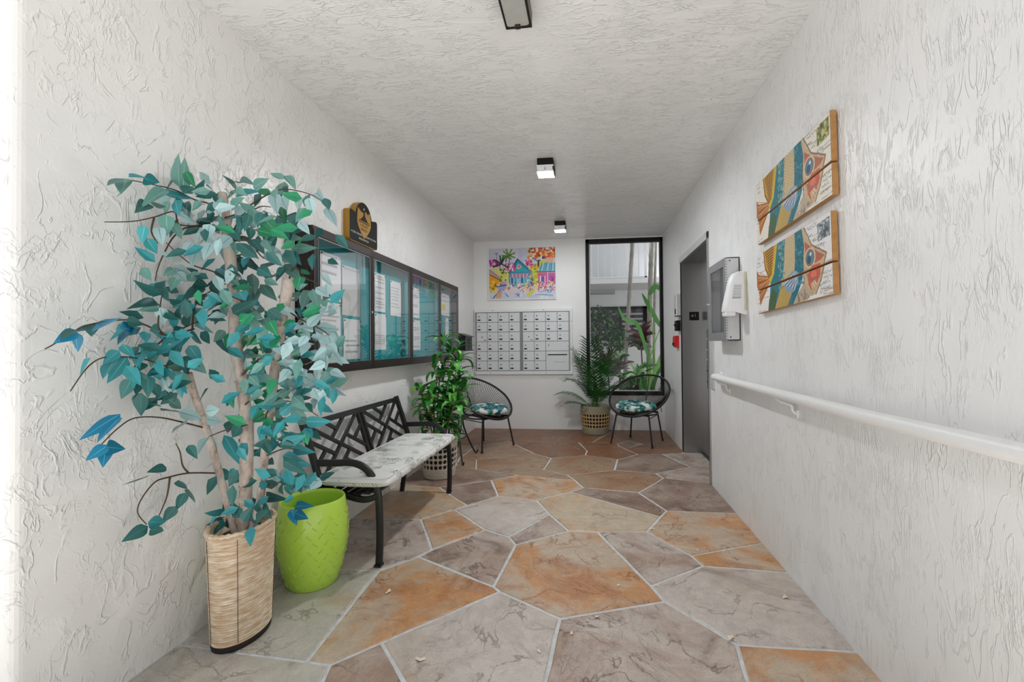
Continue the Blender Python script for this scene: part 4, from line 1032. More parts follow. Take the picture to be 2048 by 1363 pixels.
def mail_door(bank, x0, x1, z0_, z1_, key, lock='std'):
    cw, ch = x1 - x0 - 0.006, z1_ - z0_ - 0.006
    me = shared('mail_door_' + key, lambda: MB().box(-cw / 2, cw / 2, -0.008, 0, -ch / 2, ch / 2), MT['mb_door'])
    d = link('mailbox_door', me, bank, Vector(((x0 + x1) / 2, YB - 0.018, (z0_ + z1_) / 2)) - bank.location)
    bv = d.modifiers.new('bevel', 'BEVEL'); bv.width = 0.002; bv.segments = 1
    if lock == 'std':
        link('lock', shared('mail_lock', lockmb, MT['mb_label'], smooth=False), d, (-cw / 2 + 0.036, -0.008, ch * 0.02 + 0.012))
        lab = link('number_tag', shared('mail_label', labelmb, MT['mb_label']), d, (-cw / 2 + 0.036, -0.008, -ch / 2 + 0.030))
        return d
    if lock == 'mid':
        link('lock', shared('mail_lock', lockmb, MT['mb_label']), d, (0.005, -0.008, -0.004))
        link('number_tag', shared('mail_label_s', lambda: MB().box(-0.016, 0.016, -0.001, 0, -0.004, 0.004), MT['darkgrey']), d, (0.045, -0.008, -ch / 2 + 0.018))
    return d


MT['mb_gap'] = simple('grey_mailbox_frame', srgb(132, 134, 138), 0.45, 0.1, var=0.05)  # even grey body that shows between the doors
for bi, (bx0, bx1, lab) in enumerate(((fx0 + 0.014, -0.945, 'left hand mailbox bank of four columns below the bright painting'), (-0.935, fx1 - 0.036, 'right hand mailbox bank with a wide outgoing mail slot beside the window'))):
    bk = thing('mailbox_bank', ((bx0 + bx1) / 2, YB, bz0), lab, 'mailboxes', 'mailbox banks on the back wall')
    mb = MB().box(bx0, bx1, YB - 0.018, YB, bz0 + 0.001, bz1 - 0.001)
    obj('body', mb, MT['mb_gap'], bk)
    obj('side_flange', MB().box(bx0, bx0 + 0.012, YB - 0.026, YB - 0.018, bz0 + 0.002, bz1 - 0.002), MT['alugrey'], bk)
    obj('side_flange', MB().box(bx1 - 0.012, bx1, YB - 0.026, YB - 0.018, bz0 + 0.002, bz1 - 0.002), MT['alugrey'], bk)
    cx0, cx1 = bx0 + 0.013, bx1 - 0.013
    cw = (cx1 - cx0) / 4
    for c in range(4):
        for r in range(rows):
            zt = bz1 - 0.006 - r * rh
            if bi == 1 and c >= 2 and r >= 3:
                continue
            mail_door(bk, cx0 + c * cw, cx0 + (c + 1) * cw, zt - rh, zt, 'std%d' % bi, 'mid' if (r == 2 and c == 0) else 'std')
    if bi == 1:
        zt = bz1 - 0.006 - 3 * rh
        d = mail_door(bk, cx0 + 2 * cw, cx1, zt - rh, zt, 'wide', None)
        link('lock', shared('mail_lock', lockmb, MT['mb_label']), d, (-cw + 0.04, -0.008, 0.012))
        d = mail_door(bk, cx0 + 2 * cw, cx1, zt - 3 * rh, zt - rh, 'outgoing', None)
        obj('mail_slot', MB().box(-cw * 0.83, cw * 0.83, -0.0095, -0.007, 0.075, 0.089), MT['signblack'], d, local=True)
        obj('print_line', MB().box(-cw * 0.35, cw * 0.7, -0.0086, -0.0079, -0.02, -0.016), MT['alugrey'], d, local=True)

# ---- watercolour of cottages
cv = Canvas(300, 228, (206, 206, 224), 7)
c = cv
c.dabs(60, (0, 1, 0.6, 1), 0.06, [(214, 214, 230), (196, 200, 222), (224, 222, 234)], 0.5)
# road
c.poly([(0, 0), (1, 0), (1, 0.2), (0.6, 0.18), (0.3, 0.14), (0, 0.12)], (206, 212, 226))
c.dabs(60, (0, 1, 0, 0.18), 0.03, [(196, 206, 228), (226, 228, 236), (186, 196, 220), (222, 214, 232)], 0.6)
# yellow green middle growth
c.poly([(0.05, 0.62), (0.3, 0.62), (0.45, 0.3), (0.2, 0.2), (0.05, 0.4)], (220, 214, 130))
c.poly([(0.62, 0.62), (0.8, 0.75), (0.98, 0.7), (0.75, 0.2), (0.62, 0.25)], (206, 204, 80))
# orange cottage, left
c.poly([(0, 0.2), (0, 0.5), (0.17, 0.40), (0.13, 0.2)], (240, 160, 30))
c.poly([(0, 0.60), (0.02, 0.60), (0.18, 0.43), (0.16, 0.38), (0, 0.52)], (196, 168, 160)); c.line((0, 0.5), (0.17, 0.38), 0.006, (90, 50, 40))
c.line((0.0, 0.58), (0.17, 0.42), 0.003, (120, 90, 90)); c.dabs(18, (0, 0.1, 0.2, 0.36), 0.012, [(120, 170, 40), (250, 220, 60), (60, 60, 40)])
# blue cottage
c.poly([(0.30, 0.50), (0.435, 0.77), (0.66, 0.50), (0.66, 0.24), (0.30, 0.24)], (60, 150, 180))
c.poly([(0.34, 0.54), (0.44, 0.72), (0.60, 0.53)], (52, 178, 186))
c.line((0.435, 0.78), (0.66, 0.51), 0.009, (34, 96, 150)); c.line((0.435, 0.78), (0.30, 0.50), 0.012, (40, 90, 150))
c.ell(0.455, 0.63, 0.034, 0.045, (224, 200, 196)); c.line((0.44, 0.65), (0.45, 0.62), 0.006, (200, 50, 60)); c.line((0.46, 0.66), (0.47, 0.61), 0.006, (200, 60, 50))
c.poly([(0.33, 0.50), (0.62, 0.50), (0.62, 0.42), (0.33, 0.42)], (206, 150, 176))
for k in range(16):
    c.line((0.345 + 0.018 * k, 0.49), (0.34 + 0.018 * k, 0.43), 0.0035, [(168, 60, 110), (236, 226, 236), (60, 110, 150)][k % 3])
for k in range(7):
    x = 0.335 + 0.05 * k
    c.poly([(x, 0.41), (x + 0.03, 0.41), (x + 0.03, 0.27), (x, 0.27)], [(40, 110, 170), (90, 180, 196), (150, 200, 216)][k % 3])
    c.line((x - 0.008, 0.42), (x - 0.008, 0.25), 0.004, (232, 236, 240))
c.dabs(40, (0.56, 0.66, 0.24, 0.5), 0.008, [(120, 190, 214), (220, 236, 240), (40, 120, 160)])
# pink cottage with striped roof
c.poly([(0.74, 0.5), (1, 0.5), (1, 0.2), (0.74, 0.2)], (200, 90, 160))
c.poly([(0.73, 0.53), (0.80, 0.68), (0.9, 0.72), (1, 0.70), (1, 0.53)], (120, 186, 206))
for k in range(9):
    c.line((0.80 + 0.024 * k, 0.69), (0.77 + 0.027 * k, 0.54), 0.005, [(30, 110, 130), (170, 214, 226), (60, 150, 170)][k % 3])
c.line((0.73, 0.52), (1, 0.52), 0.008, (150, 40, 110)); c.poly([(0.79, 0.42), (0.83, 0.42), (0.83, 0.26), (0.79, 0.26)], (70, 110, 170)); c.line((0.775, 0.44), (0.775, 0.24), 0.007, (250, 220, 236)); c.line((0.845, 0.44), (0.845, 0.24), 0.006, (250, 226, 236)); c.line((0.885, 0.5), (0.885, 0.22), 0.006, (244, 214, 234))
c.dabs(24, (0.9, 1, 0.3, 0.44), 0.014, [(140, 60, 160), (190, 80, 150), (110, 60, 150)]); c.poly([(0.9, 0.36), (1, 0.26), (1, 0.22), (0.9, 0.24)], (226, 216, 224))
# flame tree
c.line((0.745, 0.62), (0.75, 0.74), 0.013, (70, 40, 30)); c.line((0.75, 0.72), (0.66, 0.80), 0.006, (60, 40, 40)); c.line((0.75, 0.72), (0.83, 0.84), 0.007, (60, 40, 40)); c.line((0.8, 0.79), (0.93, 0.83), 0.005, (60, 46, 46)); c.line((0.70, 0.77), (0.62, 0.83), 0.004, (60, 46, 46))
c.dabs(230, (0.60, 1.0, 0.79, 1.0), 0.020, [(238, 90, 20), (226, 70, 20), (246, 130, 30), (200, 50, 20), (246, 190, 90), (250, 236, 220), (120, 120, 40), (70, 60, 40)])
c.dabs(26, (0.56, 0.66, 0.66, 0.75), 0.016, [(210, 40, 110), (190, 30, 100), (236, 110, 150)]); c.dabs(20, (0.86, 0.98, 0.70, 0.78), 0.015, [(236, 170, 150), (246, 220, 200), (220, 190, 120)])
# bougainvillea and palms, left
c.dabs(70, (0.01, 0.18, 0.66, 0.78), 0.016, [(196, 30, 130), (214, 60, 150), (150, 30, 120), (236, 180, 210)])
c.dabs(60, (0.24, 0.40, 0.55, 0.70), 0.014, [(150, 60, 160), (220, 80, 140), (190, 40, 90), (240, 220, 236)])
for (x, y, l, cc, an) in ((0.19, 0.70, 0.16, (24, 60, 44), (100, 75, 60, 150, 200, 330)), (0.30, 0.86, 0.13, (110, 150, 40), (110, 60, 140, 20, 180, 340)), (0.27, 0.84, 0.10, (60, 130, 50), (200, 330, 20, 260))):
    for a in an:
        c.line((x, y), (x + l * 0.75 * math.cos(math.radians(a)), y + l * math.sin(math.radians(a))), 0.011, cc)
c.line((0.31, 0.85), (0.31, 0.72), 0.008, (190, 60, 90)); c.line((0.115, 0.93), (0.12, 0.8), 0.003, (40, 40, 60)); c.line((0.09, 0.90), (0.14, 0.90), 0.004, (40, 40, 60)); c.line((0.22, 0.7), (0.22, 0.5), 0.005, (170, 110, 60))
c.dabs(40, (0.16, 0.30, 0.36, 0.60), 0.014, [(220, 210, 60), (40, 120, 60), (160, 180, 50), (246, 226, 120), (28, 80, 50)])
c.dabs(70, (0.62, 0.74, 0.26, 0.66), 0.013, [(200, 206, 50), (120, 160, 40), (230, 220, 90), (40, 90, 40), (226, 130, 60)])
# flowers along the verge
c.dabs(260, (0.1, 1.0, 0.15, 0.32), 0.014, [(230, 70, 60), (250, 220, 70), (246, 246, 246), (120, 160, 220), (240, 150, 60), (200, 90, 160), (40, 110, 120), (240, 190, 190), (210, 210, 216)])
c.ell(0.38, 0.17, 0.075, 0.055, (226, 214, 214)); c.ell(0.2, 0.24, 0.06, 0.05, (150, 170, 220)); c.line((0.16, 0.26), (0.26, 0.28), 0.008, (40, 60, 140)); c.dabs(14, (0.18, 0.26, 0.30, 0.36), 0.012, [(214, 60, 40), (180, 170, 220)])
c.line((0.06, 0.02), (0.16, 0.17), 0.006, (60, 40, 40)); c.poly([(0.1, 0.02), (0.18, 0.02), (0.2, 0.14), (0.12, 0.14)], (222, 160, 80), 0.8); c.poly([(0.55, 0.05), (0.62, 0.05), (0.70, 0.16), (0.64, 0.18)], (216, 210, 70)); c.poly([(0, 0.14), (0.09, 0.14), (0.09, 0.19), (0, 0.2)], (226, 210, 60)); c.line((0.70, 0.08), (0.96, 0.06), 0.008, (100, 140, 180), 0.7); c.line((0.75, 0.13), (1, 0.17), 0.006, (120, 120, 180), 0.6); c.line((0.25, 0.10), (0.29, 0.05), 0.006, (60, 90, 160)); c.line((0.42, 0.10), (0.45, 0.05), 0.006, (60, 90, 160)); c.line((0.46, 0.10), (0.44, 0.06), 0.005, (60, 90, 160)); c.ell(0.91, 0.14, 0.03, 0.03, (70, 120, 190)); c.ell(0.91, 0.14, 0.016, 0.016, (210, 220, 236))
c.grain(0.05, 2, 2)
px0, px1, pz0, pz1 = -1.400, -0.453, 1.779, 2.503
pt = thing('framed_painting', ((px0 + px1) / 2, YB, pz0), 'bright watercolour of blue and pink cottages hanging above the mailboxes', 'painting')
obj('backing', MB().box(px0 + 0.004, px1 - 0.004, YB - 0.012, YB, pz0 + 0.004, pz1 - 0.004), MT['white'], pt)
printed('picture', cv, (px0 + 0.012, YB - 0.0135, pz0 + 0.012), (px1 - px0 - 0.024, 0, 0), (0, 0, pz1 - pz0 - 0.024), MT['print'], pt)
for (a, b, e, f_) in ((px0, px1, pz1 - 0.012, pz1), (px0, px1, pz0, pz0 + 0.012), (px0, px0 + 0.012, pz0 + 0.012, pz1 - 0.012), (px1 - 0.012, px1, pz0 + 0.012, pz1 - 0.012)):
    obj('frame_strip', MB().box(a, b, YB - 0.02, YB - 0.004, e, f_), MT['white'], pt, bevel=0.002)
# ================================================================== RIGHT WALL
# ---- fish pictures printed on two planks each
def fish_canvas(seed, warm):
    cv = Canvas(280, 118, (228, 224, 220), seed)
    W = (232, 230, 230) if not warm else (232, 226, 216)
    cv.put(np.ones_like(cv.u, bool), W)
    # weathered streaks along the grain
    for _ in range(90):
        x, y = cv.r.uniform(0, 1), cv.r.uniform(0, 1)
        edge = min(y, 1 - y, x, 1 - x)
        if cv.r.uniform() < 1.1 - 4 * edge:
            cv.line((x - cv.r.uniform(.02, .1), y), (x + cv.r.uniform(.02, .1), y + cv.r.uniform(-.02, .02)), 0.003, [(150, 120, 96), (120, 96, 80), (176, 160, 146)][cv.r.randint(3)], 0.6)
    # tail
    cv.poly([(0.0, .74), (.05, .62), (.12, .58), (.22, .56), (.26, .47), (.19, .38), (.12, .26), (.05, .12), (.04, .34), (.0, .46)], (176, 104, 48))
    for k in range(12):
        cv.line((.25, .5), (.02 + .004 * k, .70 - .05 * k), 0.003, [(216, 150, 70), (120, 62, 30), (226, 170, 100)][k % 3])
    # gold dorsal fin
    cv.poly([(.13, 1), (.35, 1), (.33, .75), (.26, .5), (.21, .52), (.15, .7)], (206, 154, 40))
    for k in range(11):
        y = .96 - .042 * k
        cv.line((.165 + .006 * k, y), (.30 - .004 * k, y + .03), 0.0045, (96, 56, 20))
    cv.line((.135, 1), (.16, .70), .006, (120, 66, 24)); cv.line((.16, .70), (.22, .52), .006, (120, 66, 24))
    cv.poly([(.34, 1), (.37, 1), (.30, .55), (.24, .42), (.21, .5), (.27, .56)], (214, 186, 50))
    # body stripes
    cv.poly([(.36, 1), (.475, 1), (.45, .6), (.42, .4), (.36, .2), (.30, 0), (.19, 0), (.22, .2), (.24, .42), (.30, .55)], (30, 120, 134))
    cv.poly([(.21, .18), (.27, .35), (.34, .25), (.30, 0), (.19, 0)], (70, 96, 60))
    cv.poly([(.475, 1), (.605, 1), (.60, .6), (.575, .35), (.53, .12), (.49, 0), (.30, 0), (.36, .2), (.42, .4), (.45, .6)], (206, 186, 146))
    cv.poly([(.40, .34), (.56, .34), (.52, .1), (.49, 0), (.31, 0), (.36, .2)], (190, 160, 84))
    cv.poly([(.605, 1), (.695, 1), (.715, .75), (.705, .5), (.68, .3), (.63, .16), (.56, 0), (.485, 0), (.535, .14), (.58, .35), (.60, .6)], (22, 112, 130))
    cv.dabs(140, (.37, .46, .3, 1), .008, [(60, 150, 160), (20, 90, 104), (130, 170, 160), (180, 190, 176)], .6)
    cv.dabs(120, (.60, .70, .25, 1), .008, [(50, 140, 150), (14, 84, 100), (90, 160, 170), (30, 100, 110)], .6)
    for i in range(22):
        for j in range(9):
            x, y = .46 + .0165 * j - .11 * max(0, .55 - (i / 22)) , i / 22 + .02 * (j % 2)
            cv.ell(x, y, .005, .012, (166, 140, 100), .55)
    # head, jaw
    cv.poly([(.69, 1), (.715, 1), (.75, .84), (.80, .70), (.87, .60), (.945, .52), (.925, .40), (.885, .22), (.83, .06), (.77, .05), (.715, .22), (.695, .5), (.715, .75)], (204, 176, 140))
    cv.poly([(.72, .80), (.78, .70), (.86, .58), (.93, .50), (.89, .46), (.80, .44), (.73, .5)], (182, 104, 80))
    cv.poly([(.60, .10), (.70, .26), (.79, .08), (.70, 0), (.56, 0)], (186, 172, 150))
    cv.dabs(26, (.62, .76, .0, .14), .012, [(120, 96, 84), (206, 196, 180), (150, 120, 100)], .6)
    cv.ell(.775, .545, .062, .135, (216, 200, 170)); cv.ell(.775, .545, .050, .115, (160, 110, 90)); cv.ell(.775, .545, .042, .098, (92, 130, 146)); cv.ell(.765, .52, .022, .055, (50, 84, 110)); cv.ell(.785, .59, .010, .022, (226, 234, 240))
    cv.poly([(.745, .36), (.80, .43), (.885, .42), (.88, .30), (.83, .18), (.78, .13), (.75, .22)], (206, 92, 76)); cv.poly([(.775, .22), (.83, .26), (.84, .19), (.79, .14)], (226, 190, 160)); cv.ell(.81, .33, .03, .06, (222, 120, 96))
    for k in range(6):
        a = .72 + .012 * k
        cv.line((a, .42 - .03 * k), (.80 + .018 * k, .06 + .05 * k), .003, (140, 110, 84), .6)
    cv.line((.715, 1), (.80, .70), .004, (110, 80, 60)); cv.line((.80, .70), (.945, .52), .004, (120, 90, 70)); cv.line((.945, .52), (.885, .22), .006, (150, 124, 90)); cv.line((.885, .22), (.83, .06), .004, (120, 96, 70)); cv.line((.695, .5), (.705, .25), .004, (60, 60, 60)); cv.line((.705, .72), (.695, .5), .004, (60, 70, 70))
    # pectoral fin
    cv.poly([(.43, .33), (.50, .42), (.575, .47), (.63, .42), (.635, .30), (.57, .18), (.49, .20)], (140, 160, 182))
    for k in range(9):
        cv.line((.61, .44 - .01 * k), (.44 + .018 * k, .34 - .016 * k), .003, [(214, 222, 230), (70, 96, 126)][k % 2])
    # stamp and handwriting
    g = (128, 136, 70) if warm else (120, 132, 138)
    cv.poly([(.865, .70), (.865, .93), (.985, .95), (.985, .72)], g)
    cv.dabs(70, (.87, .98, .72, .94), .008, [(90, 100, 50), (176, 170, 90), (214, 206, 160), (70, 74, 60)] if warm else [(80, 92, 104), (176, 184, 190), (214, 214, 210), (70, 74, 80)], .8)
    for k in range(26):
        a = .875 + .05 * math.cos(k * .25); cv.ell(.89 + .035 * math.cos(k * .25), .60 + .07 * math.sin(k * .25), .003, .006, (120, 110, 104), .7)
    for (x, y, n) in ((.76, .93, 9), (.77, .83, 4), (.80, .76, 5), (.84, .63, 7), (.9, .30, 8), (.91, .24, 7), (.9, .18, 6), (.88, .11, 8), (.02, .92, 5), (.03, .84, 4)):
        for k in range(n):
            cv.line((x + .012 * k, y + .01 * math.sin(k * 2.1)), (x + .012 * k + .008, y + .02 * math.sin(k * 3.7)), .0028, (120, 112, 110), .75)
    cv.grain(.05, 2, 1)
    return cv


def fish_picture(label, yfar, ynear, zmid, hh, warm, seed):
    L = yfar - ynear
    b = thing('fish_plank_picture', (XR, (yfar + ynear) / 2, zmid), label, 'wall art', 'fish pictures on the right wall')
    b.rotation_euler = (-0.029, 0, 0)
    cv = fish_canvas(seed, warm)
    gap = 0.39
    for (v0, v1) in ((gap, 1.0), (0.0, gap)):
        za, zb_ = -hh / 2 + v0 * hh + (0.003 if v0 else 0), -hh / 2 + v1 * hh - (0.003 if v1 < 1 else 0)
        p = obj('plank', MB().box(-0.030, -0.006, -L / 2, L / 2, za, zb_), MT['wood'], b, local=True, bevel=0.004)
        r0, r1 = int(round((1 - v1) * cv.h)), int(round((1 - v0) * cv.h))
        sub = Canvas(cv.w, r1 - r0, (0, 0, 0)); sub.a = cv.a[r0:r1]
        printed('painted_face', sub, (-0.0308, L / 2 - 0.002, za + 0.0025), (0, -(L - 0.004), 0), (0, 0, zb_ - za - 0.005), MT['plankprint'], p, local=True)
    for yy in (-L * 0.3, L * 0.3):
        obj('batten', MB().box(-0.007, -0.0005, yy - 0.02, yy + 0.02, -hh * 0.4, hh * 0.4), MT['wood'], b, local=True)


fish_picture('upper plank picture of a striped fish with an olive green stamp', 2.655, 1.862, 1.885, 0.338, True, 21)
fish_picture('lower plank picture of a striped fish with a grey stamp', 2.668, 1.868, 1.495, 0.330, False, 22)

# ---- glazed notice cabinet
cb = thing('notice_cabinet', (XR, 3.26, 1.172), 'shallow silver notice cabinet with piano hinge beside the lift', 'cabinet')
xf = XR - 0.092
cy0, cy1, cz0, cz1 = 3.055, 3.475, 1.172, 1.716
obj('case', MB().box(xf + 0.012, XR, cy0, cy0 + 0.006, cz0, cz1).box(xf + 0.012, XR, cy1 - 0.006, cy1, cz0, cz1).box(xf + 0.012, XR, cy0, cy1, cz1 - 0.006, cz1).box(xf + 0.012, XR, cy0, cy1, cz0, cz0 + 0.006).box(XR - 0.006, XR, cy0, cy1, cz0, cz1), MT['alu'], cb)
obj('back_panel', MB().box(XR - 0.010, XR - 0.006, cy0 + 0.008, cy1 - 0.008, cz0 + 0.008, cz1 - 0.008), MT['darkgrey'], cb)
dr = obj('door', MB().box(xf, xf + 0.012, cy0, cy0 + 0.045, cz0, cz1).box(xf, xf + 0.012, cy1 - 0.055, cy1, cz0, cz1).box(xf, xf + 0.012, cy0 + 0.045, cy1 - 0.055, cz1 - 0.055, cz1).box(xf, xf + 0.012, cy0 + 0.045, cy1 - 0.055, cz0, cz0 + 0.055), MT['alugrey'], cb, bevel=0.002)
obj('pane', MB().box(xf + 0.005, xf + 0.008, cy0 + 0.045, cy1 - 0.055, cz0 + 0.055, cz1 - 0.055), MT['glass'], dr)
obj('handle', MB().tube([(xf - 0.02, cy1 - 0.03, 1.44), (xf, cy1 - 0.03, 1.44)], 0.006, 8), MT['alu'], dr)
for k in range(30):
    z = cz0 + 0.02 + k * (cz1 - cz0 - 0.04) / 29
    if k == 0:
        hm = mesh_of(MB().tube([(0, 0, -0.0055), (0, 0, 0.0055)], 0.005, 8), 'hinge_knuckle', MT['alu'])
    link('hinge_knuckle', hm, cb, Vector((xf + 0.006, cy0 - 0.004, z)) - cb.location)
for z in (cz0 + 0.022, cz1 - 0.022):
    s_ = obj('screw', MB().lathe([(0.0001, 0), (0.005, 0), (0.004, 0.002), (0.0001, 0.003)], 8), MT['signblack'], cb, local=True)
    s_.location = Vector((xf + 0.03, cy0, z)) - cb.location
    s_.rotation_euler = (PI / 2, 0, 0)
for (lbl, a, b_, c_, d_, sd_) in (('white typed certificate inside the silver notice cabinet', 3.12, 3.30, 1.36, 1.60, 31), ('crumpled leaflet low inside the silver notice cabinet', 3.11, 3.20, 1.22, 1.38, 32)):
    cvn = notice([(0.96, 0.92, 1, 60), (0.86, 0.1, 16, 150)], seed=sd_)
    t = thing('notice_sheet', (XR - 0.012, a, c_), lbl, 'notice')
    printed('sheet', cvn, (XR - 0.014, b_, c_), (0, a - b_, 0), (0, 0, d_ - c_), MT['paper'], t, bend=lambda u, v: 0.02 * u * u * (1 if sd_ == 31 else 2))

# ---- soap dispenser
ds = thing('sanitiser_dispenser', (XR, 2.985, 1.33), 'white wall mounted hand sanitiser dispenser next to silver cabinet', 'dispenser')
prof = [(1.352, 0.128, 0.096), (1.36, 0.132, 0.10), (1.40, 0.126, 0.104), (1.46, 0.112, 0.106), (1.52, 0.098, 0.104), (1.57, 0.086, 0.098), (1.595, 0.07, 0.088), (1.606, 0.045, 0.07), (1.609, 0.02, 0.04)]
mb = MB()
n = 0
for (z, dpt, wd) in prof:
    rr = rrect(wd, dpt * 2, min(wd, dpt) * 0.38, 5)
    rr = [(u, max(v, 0.0)) for u, v in rr]
    mb.v += [(XR - 0.002 - v, 2.985 + u, z) for u, v in rr]
    n = len(rr)
for i in range(len(prof) - 1):
    for k in range(n):
        j = (k + 1) % n
        mb.face((i * n + k, i * n + j, (i + 1) * n + j, (i + 1) * n + k))
mb.face(list(range(n))); mb.face([(len(prof) - 1) * n + k for k in range(n)][::-1])
obj('housing', mb, MT['whiteplastic'], ds, smooth=True, angle=50)
obj('back_plate', MB().box(XR - 0.012, XR - 0.0005, 2.925, 3.045, 1.36, 1.60), simple('yellowed_plastic', srgb(214, 208, 176), 0.5), ds, bevel=0.004)
obj('spout_guard', MB().box(XR - 0.125, XR - 0.06, 2.945, 3.025, 1.325, 1.356), MT['whiteplastic'], ds, bevel=0.008)
obj('drip_lip', MB().prism([(0.0, 1.36), (0.07, 1.352), (0.05, 1.345), (0.0, 1.33)], 2.935, 2.945, lambda u, v, t: (XR - u, t, v)), MT['whiteplastic'], ds)
pr = MB()
for k in range(9):
    z = 1.435 + k * 0.010
    dpt = 0.112 + (1.46 - z) * 0.23
    pr.box(XR - 0.002 - dpt * 0.72, XR - 0.002 - dpt * 0.28, 2.9315 - 0.0005, 2.9322, z, z + (0.006 if k == 0 else 0.003))
obj('printed_lines', pr, MT['alugrey'], ds)

# ---- blank wall plate under the cabinet
wp = thing('wall_plate', (XR, 3.755, 0.79), 'tall pale blank metal plate between lift and silver cabinet', 'plate')
obj('plate', MB().box(XR - 0.010, XR, 3.685, 3.80, 0.79, 1.62), MT['alu'], wp, bevel=0.003)
for z in (0.82, 1.59):
    s_ = obj('screw', MB().lathe([(0.0001, 0), (0.005, 0), (0.004, 0.002), (0.0001, 0.003)], 8), MT['alugrey'], wp, local=True)
    s_.location = (-0.010, -0.01, z - 0.79); s_.rotation_euler = (0, -PI / 2, 0)

# ---- handrail
hr = thing('handrail', (XR, 2.3, 0.9), 'long white round handrail along the right wall', 'handrail')
hx = XR - 0.062
obj('rail', MB().tube(smooth_path([(XR - 0.004, 3.50, 0.905), (XR - 0.03, 3.505, 0.905), (hx, 3.47, 0.905), (hx, 3.40, 0.905)], 4) + [(hx, 2.5, 0.905), (hx, 1.6, 0.907), (hx, 0.9, 0.918), (hx, 0.55, 0.922)], 0.0235, 16), MT['white'], hr, smooth=True)
for y in (3.30, 2.26, 0.80):
    b_ = obj('bracket', MB().tube(smooth_path([(hx, y + 0.10, 0.884), (hx + 0.006, y + 0.06, 0.868), (hx + 0.02, y + 0.035, 0.862), (hx + 0.034, y, 0.855), (hx + 0.04, y, 0.83), (XR - 0.004, y, 0.815)], 5), 0.0065, 8), MT['white'], hr, smooth=True)
    obj('wall_flange', MB().box(XR - 0.008, XR, y - 0.014, y + 0.014, 0.795, 0.835), MT['white'], b_, bevel=0.003)
obj('end_flange', MB().tube([(XR - 0.012, 3.50, 0.905), (XR - 0.001, 3.50, 0.905)], 0.036, 16), MT['white'], hr)

# ---- things beside the far side of the lift
ph = thing('intercom_box', (XR, 5.05, 1.45), 'slim grey white phone box on wall left of lift, topmost of three', 'intercom')
obj('housing', MB().box(XR - 0.05, XR, 4.985, 5.10, 1.455, 1.69), MT['alu'], ph, bevel=0.008)
obj('latch', MB().box(XR - 0.056, XR - 0.05, 5.0, 5.03, 1.475, 1.53), MT['signblack'], ph)
obj('bottom_edge', MB().box(XR - 0.046, XR - 0.002, 4.99, 5.095, 1.447, 1.455), MT['darkgrey'], ph)
kp = thing('key_switch', (XR, 5.05, 1.29), 'black key switch box between phone box and red alarm', 'switch')
obj('housing', MB().box(XR - 0.048, XR, 4.985, 5.10, 1.292, 1.405), MT['signblack'], kp, bevel=0.006)
obj('side_plate', MB().box(XR - 0.006, XR, 4.975, 4.985, 1.29, 1.408), MT['alugrey'], kp)
obj('toggle', MB().tube([(XR - 0.048, 5.04, 1.36), (XR - 0.062, 5.04, 1.35)], 0.012, 8), MT['signblack'], kp)
fa = thing('fire_alarm_pull', (XR, 5.15, 1.11), 'red fire alarm pull station low beside the lift', 'fire alarm')
obj('housing', MB().prism([(0, 1.105), (0.035, 1.112), (0.05, 1.13), (0.05, 1.215), (0.045, 1.24), (0, 1.243)], 5.095, 5.21, lambda u, v, t: (XR - u, t, v)), MT['red'], fa, bevel=0.004)
obj('pull_handle', MB().box(XR - 0.058, XR - 0.05, 5.11, 5.195, 1.135, 1.165), MT['signblack'], fa, bevel=0.002)

# ================================================================== CEILING LAMPS
def lit(name, strength):
    t = NT(name)
    t.col(srgb(232, 232, 228)); t.set(Roughness=0.35)
    v = t.noise(t.coord(), 8, 3)
    t.b.inputs['Emission Color'].default_value = (0.94, 0.975, 1.0, 1)
    t.b.inputs['Emission Strength'].default_value = strength
    return t.m


MT['lens_on'] = lit('lit_white_lens', LENS_EMIT)
MT['lens_dim'] = lit('dim_white_lens', LENS_EMIT * 0.3)
t = thing('ceiling_strip_light', (-0.294, 1.36, H), 'long narrow bronze framed ceiling light with grey lens nearest the street', 'ceiling light', 'ceiling lights')
obj('housing', MB().box(-0.352, -0.236, 0.78, 1.925, 2.533, H), MT['bronze'], t, bevel=0.003)
mb = MB()
sec = [(-0.342, 2.533), (-0.340, 2.527), (-0.330, 2.523), (-0.258, 2.523), (-0.248, 2.527), (-0.246, 2.533)]
mb.prism(sec, 0.80, 1.893, lambda u, v, s_: (u, s_, v))
obj('lens', mb, simple('dusty_grey_lens', srgb(176, 176, 172), 0.4, var=0.05), t)
obj('end_clip', MB().box(-0.306, -0.282, 1.880, 1.900, 2.512, 2.533), MT['bronze'], t, bevel=0.003)


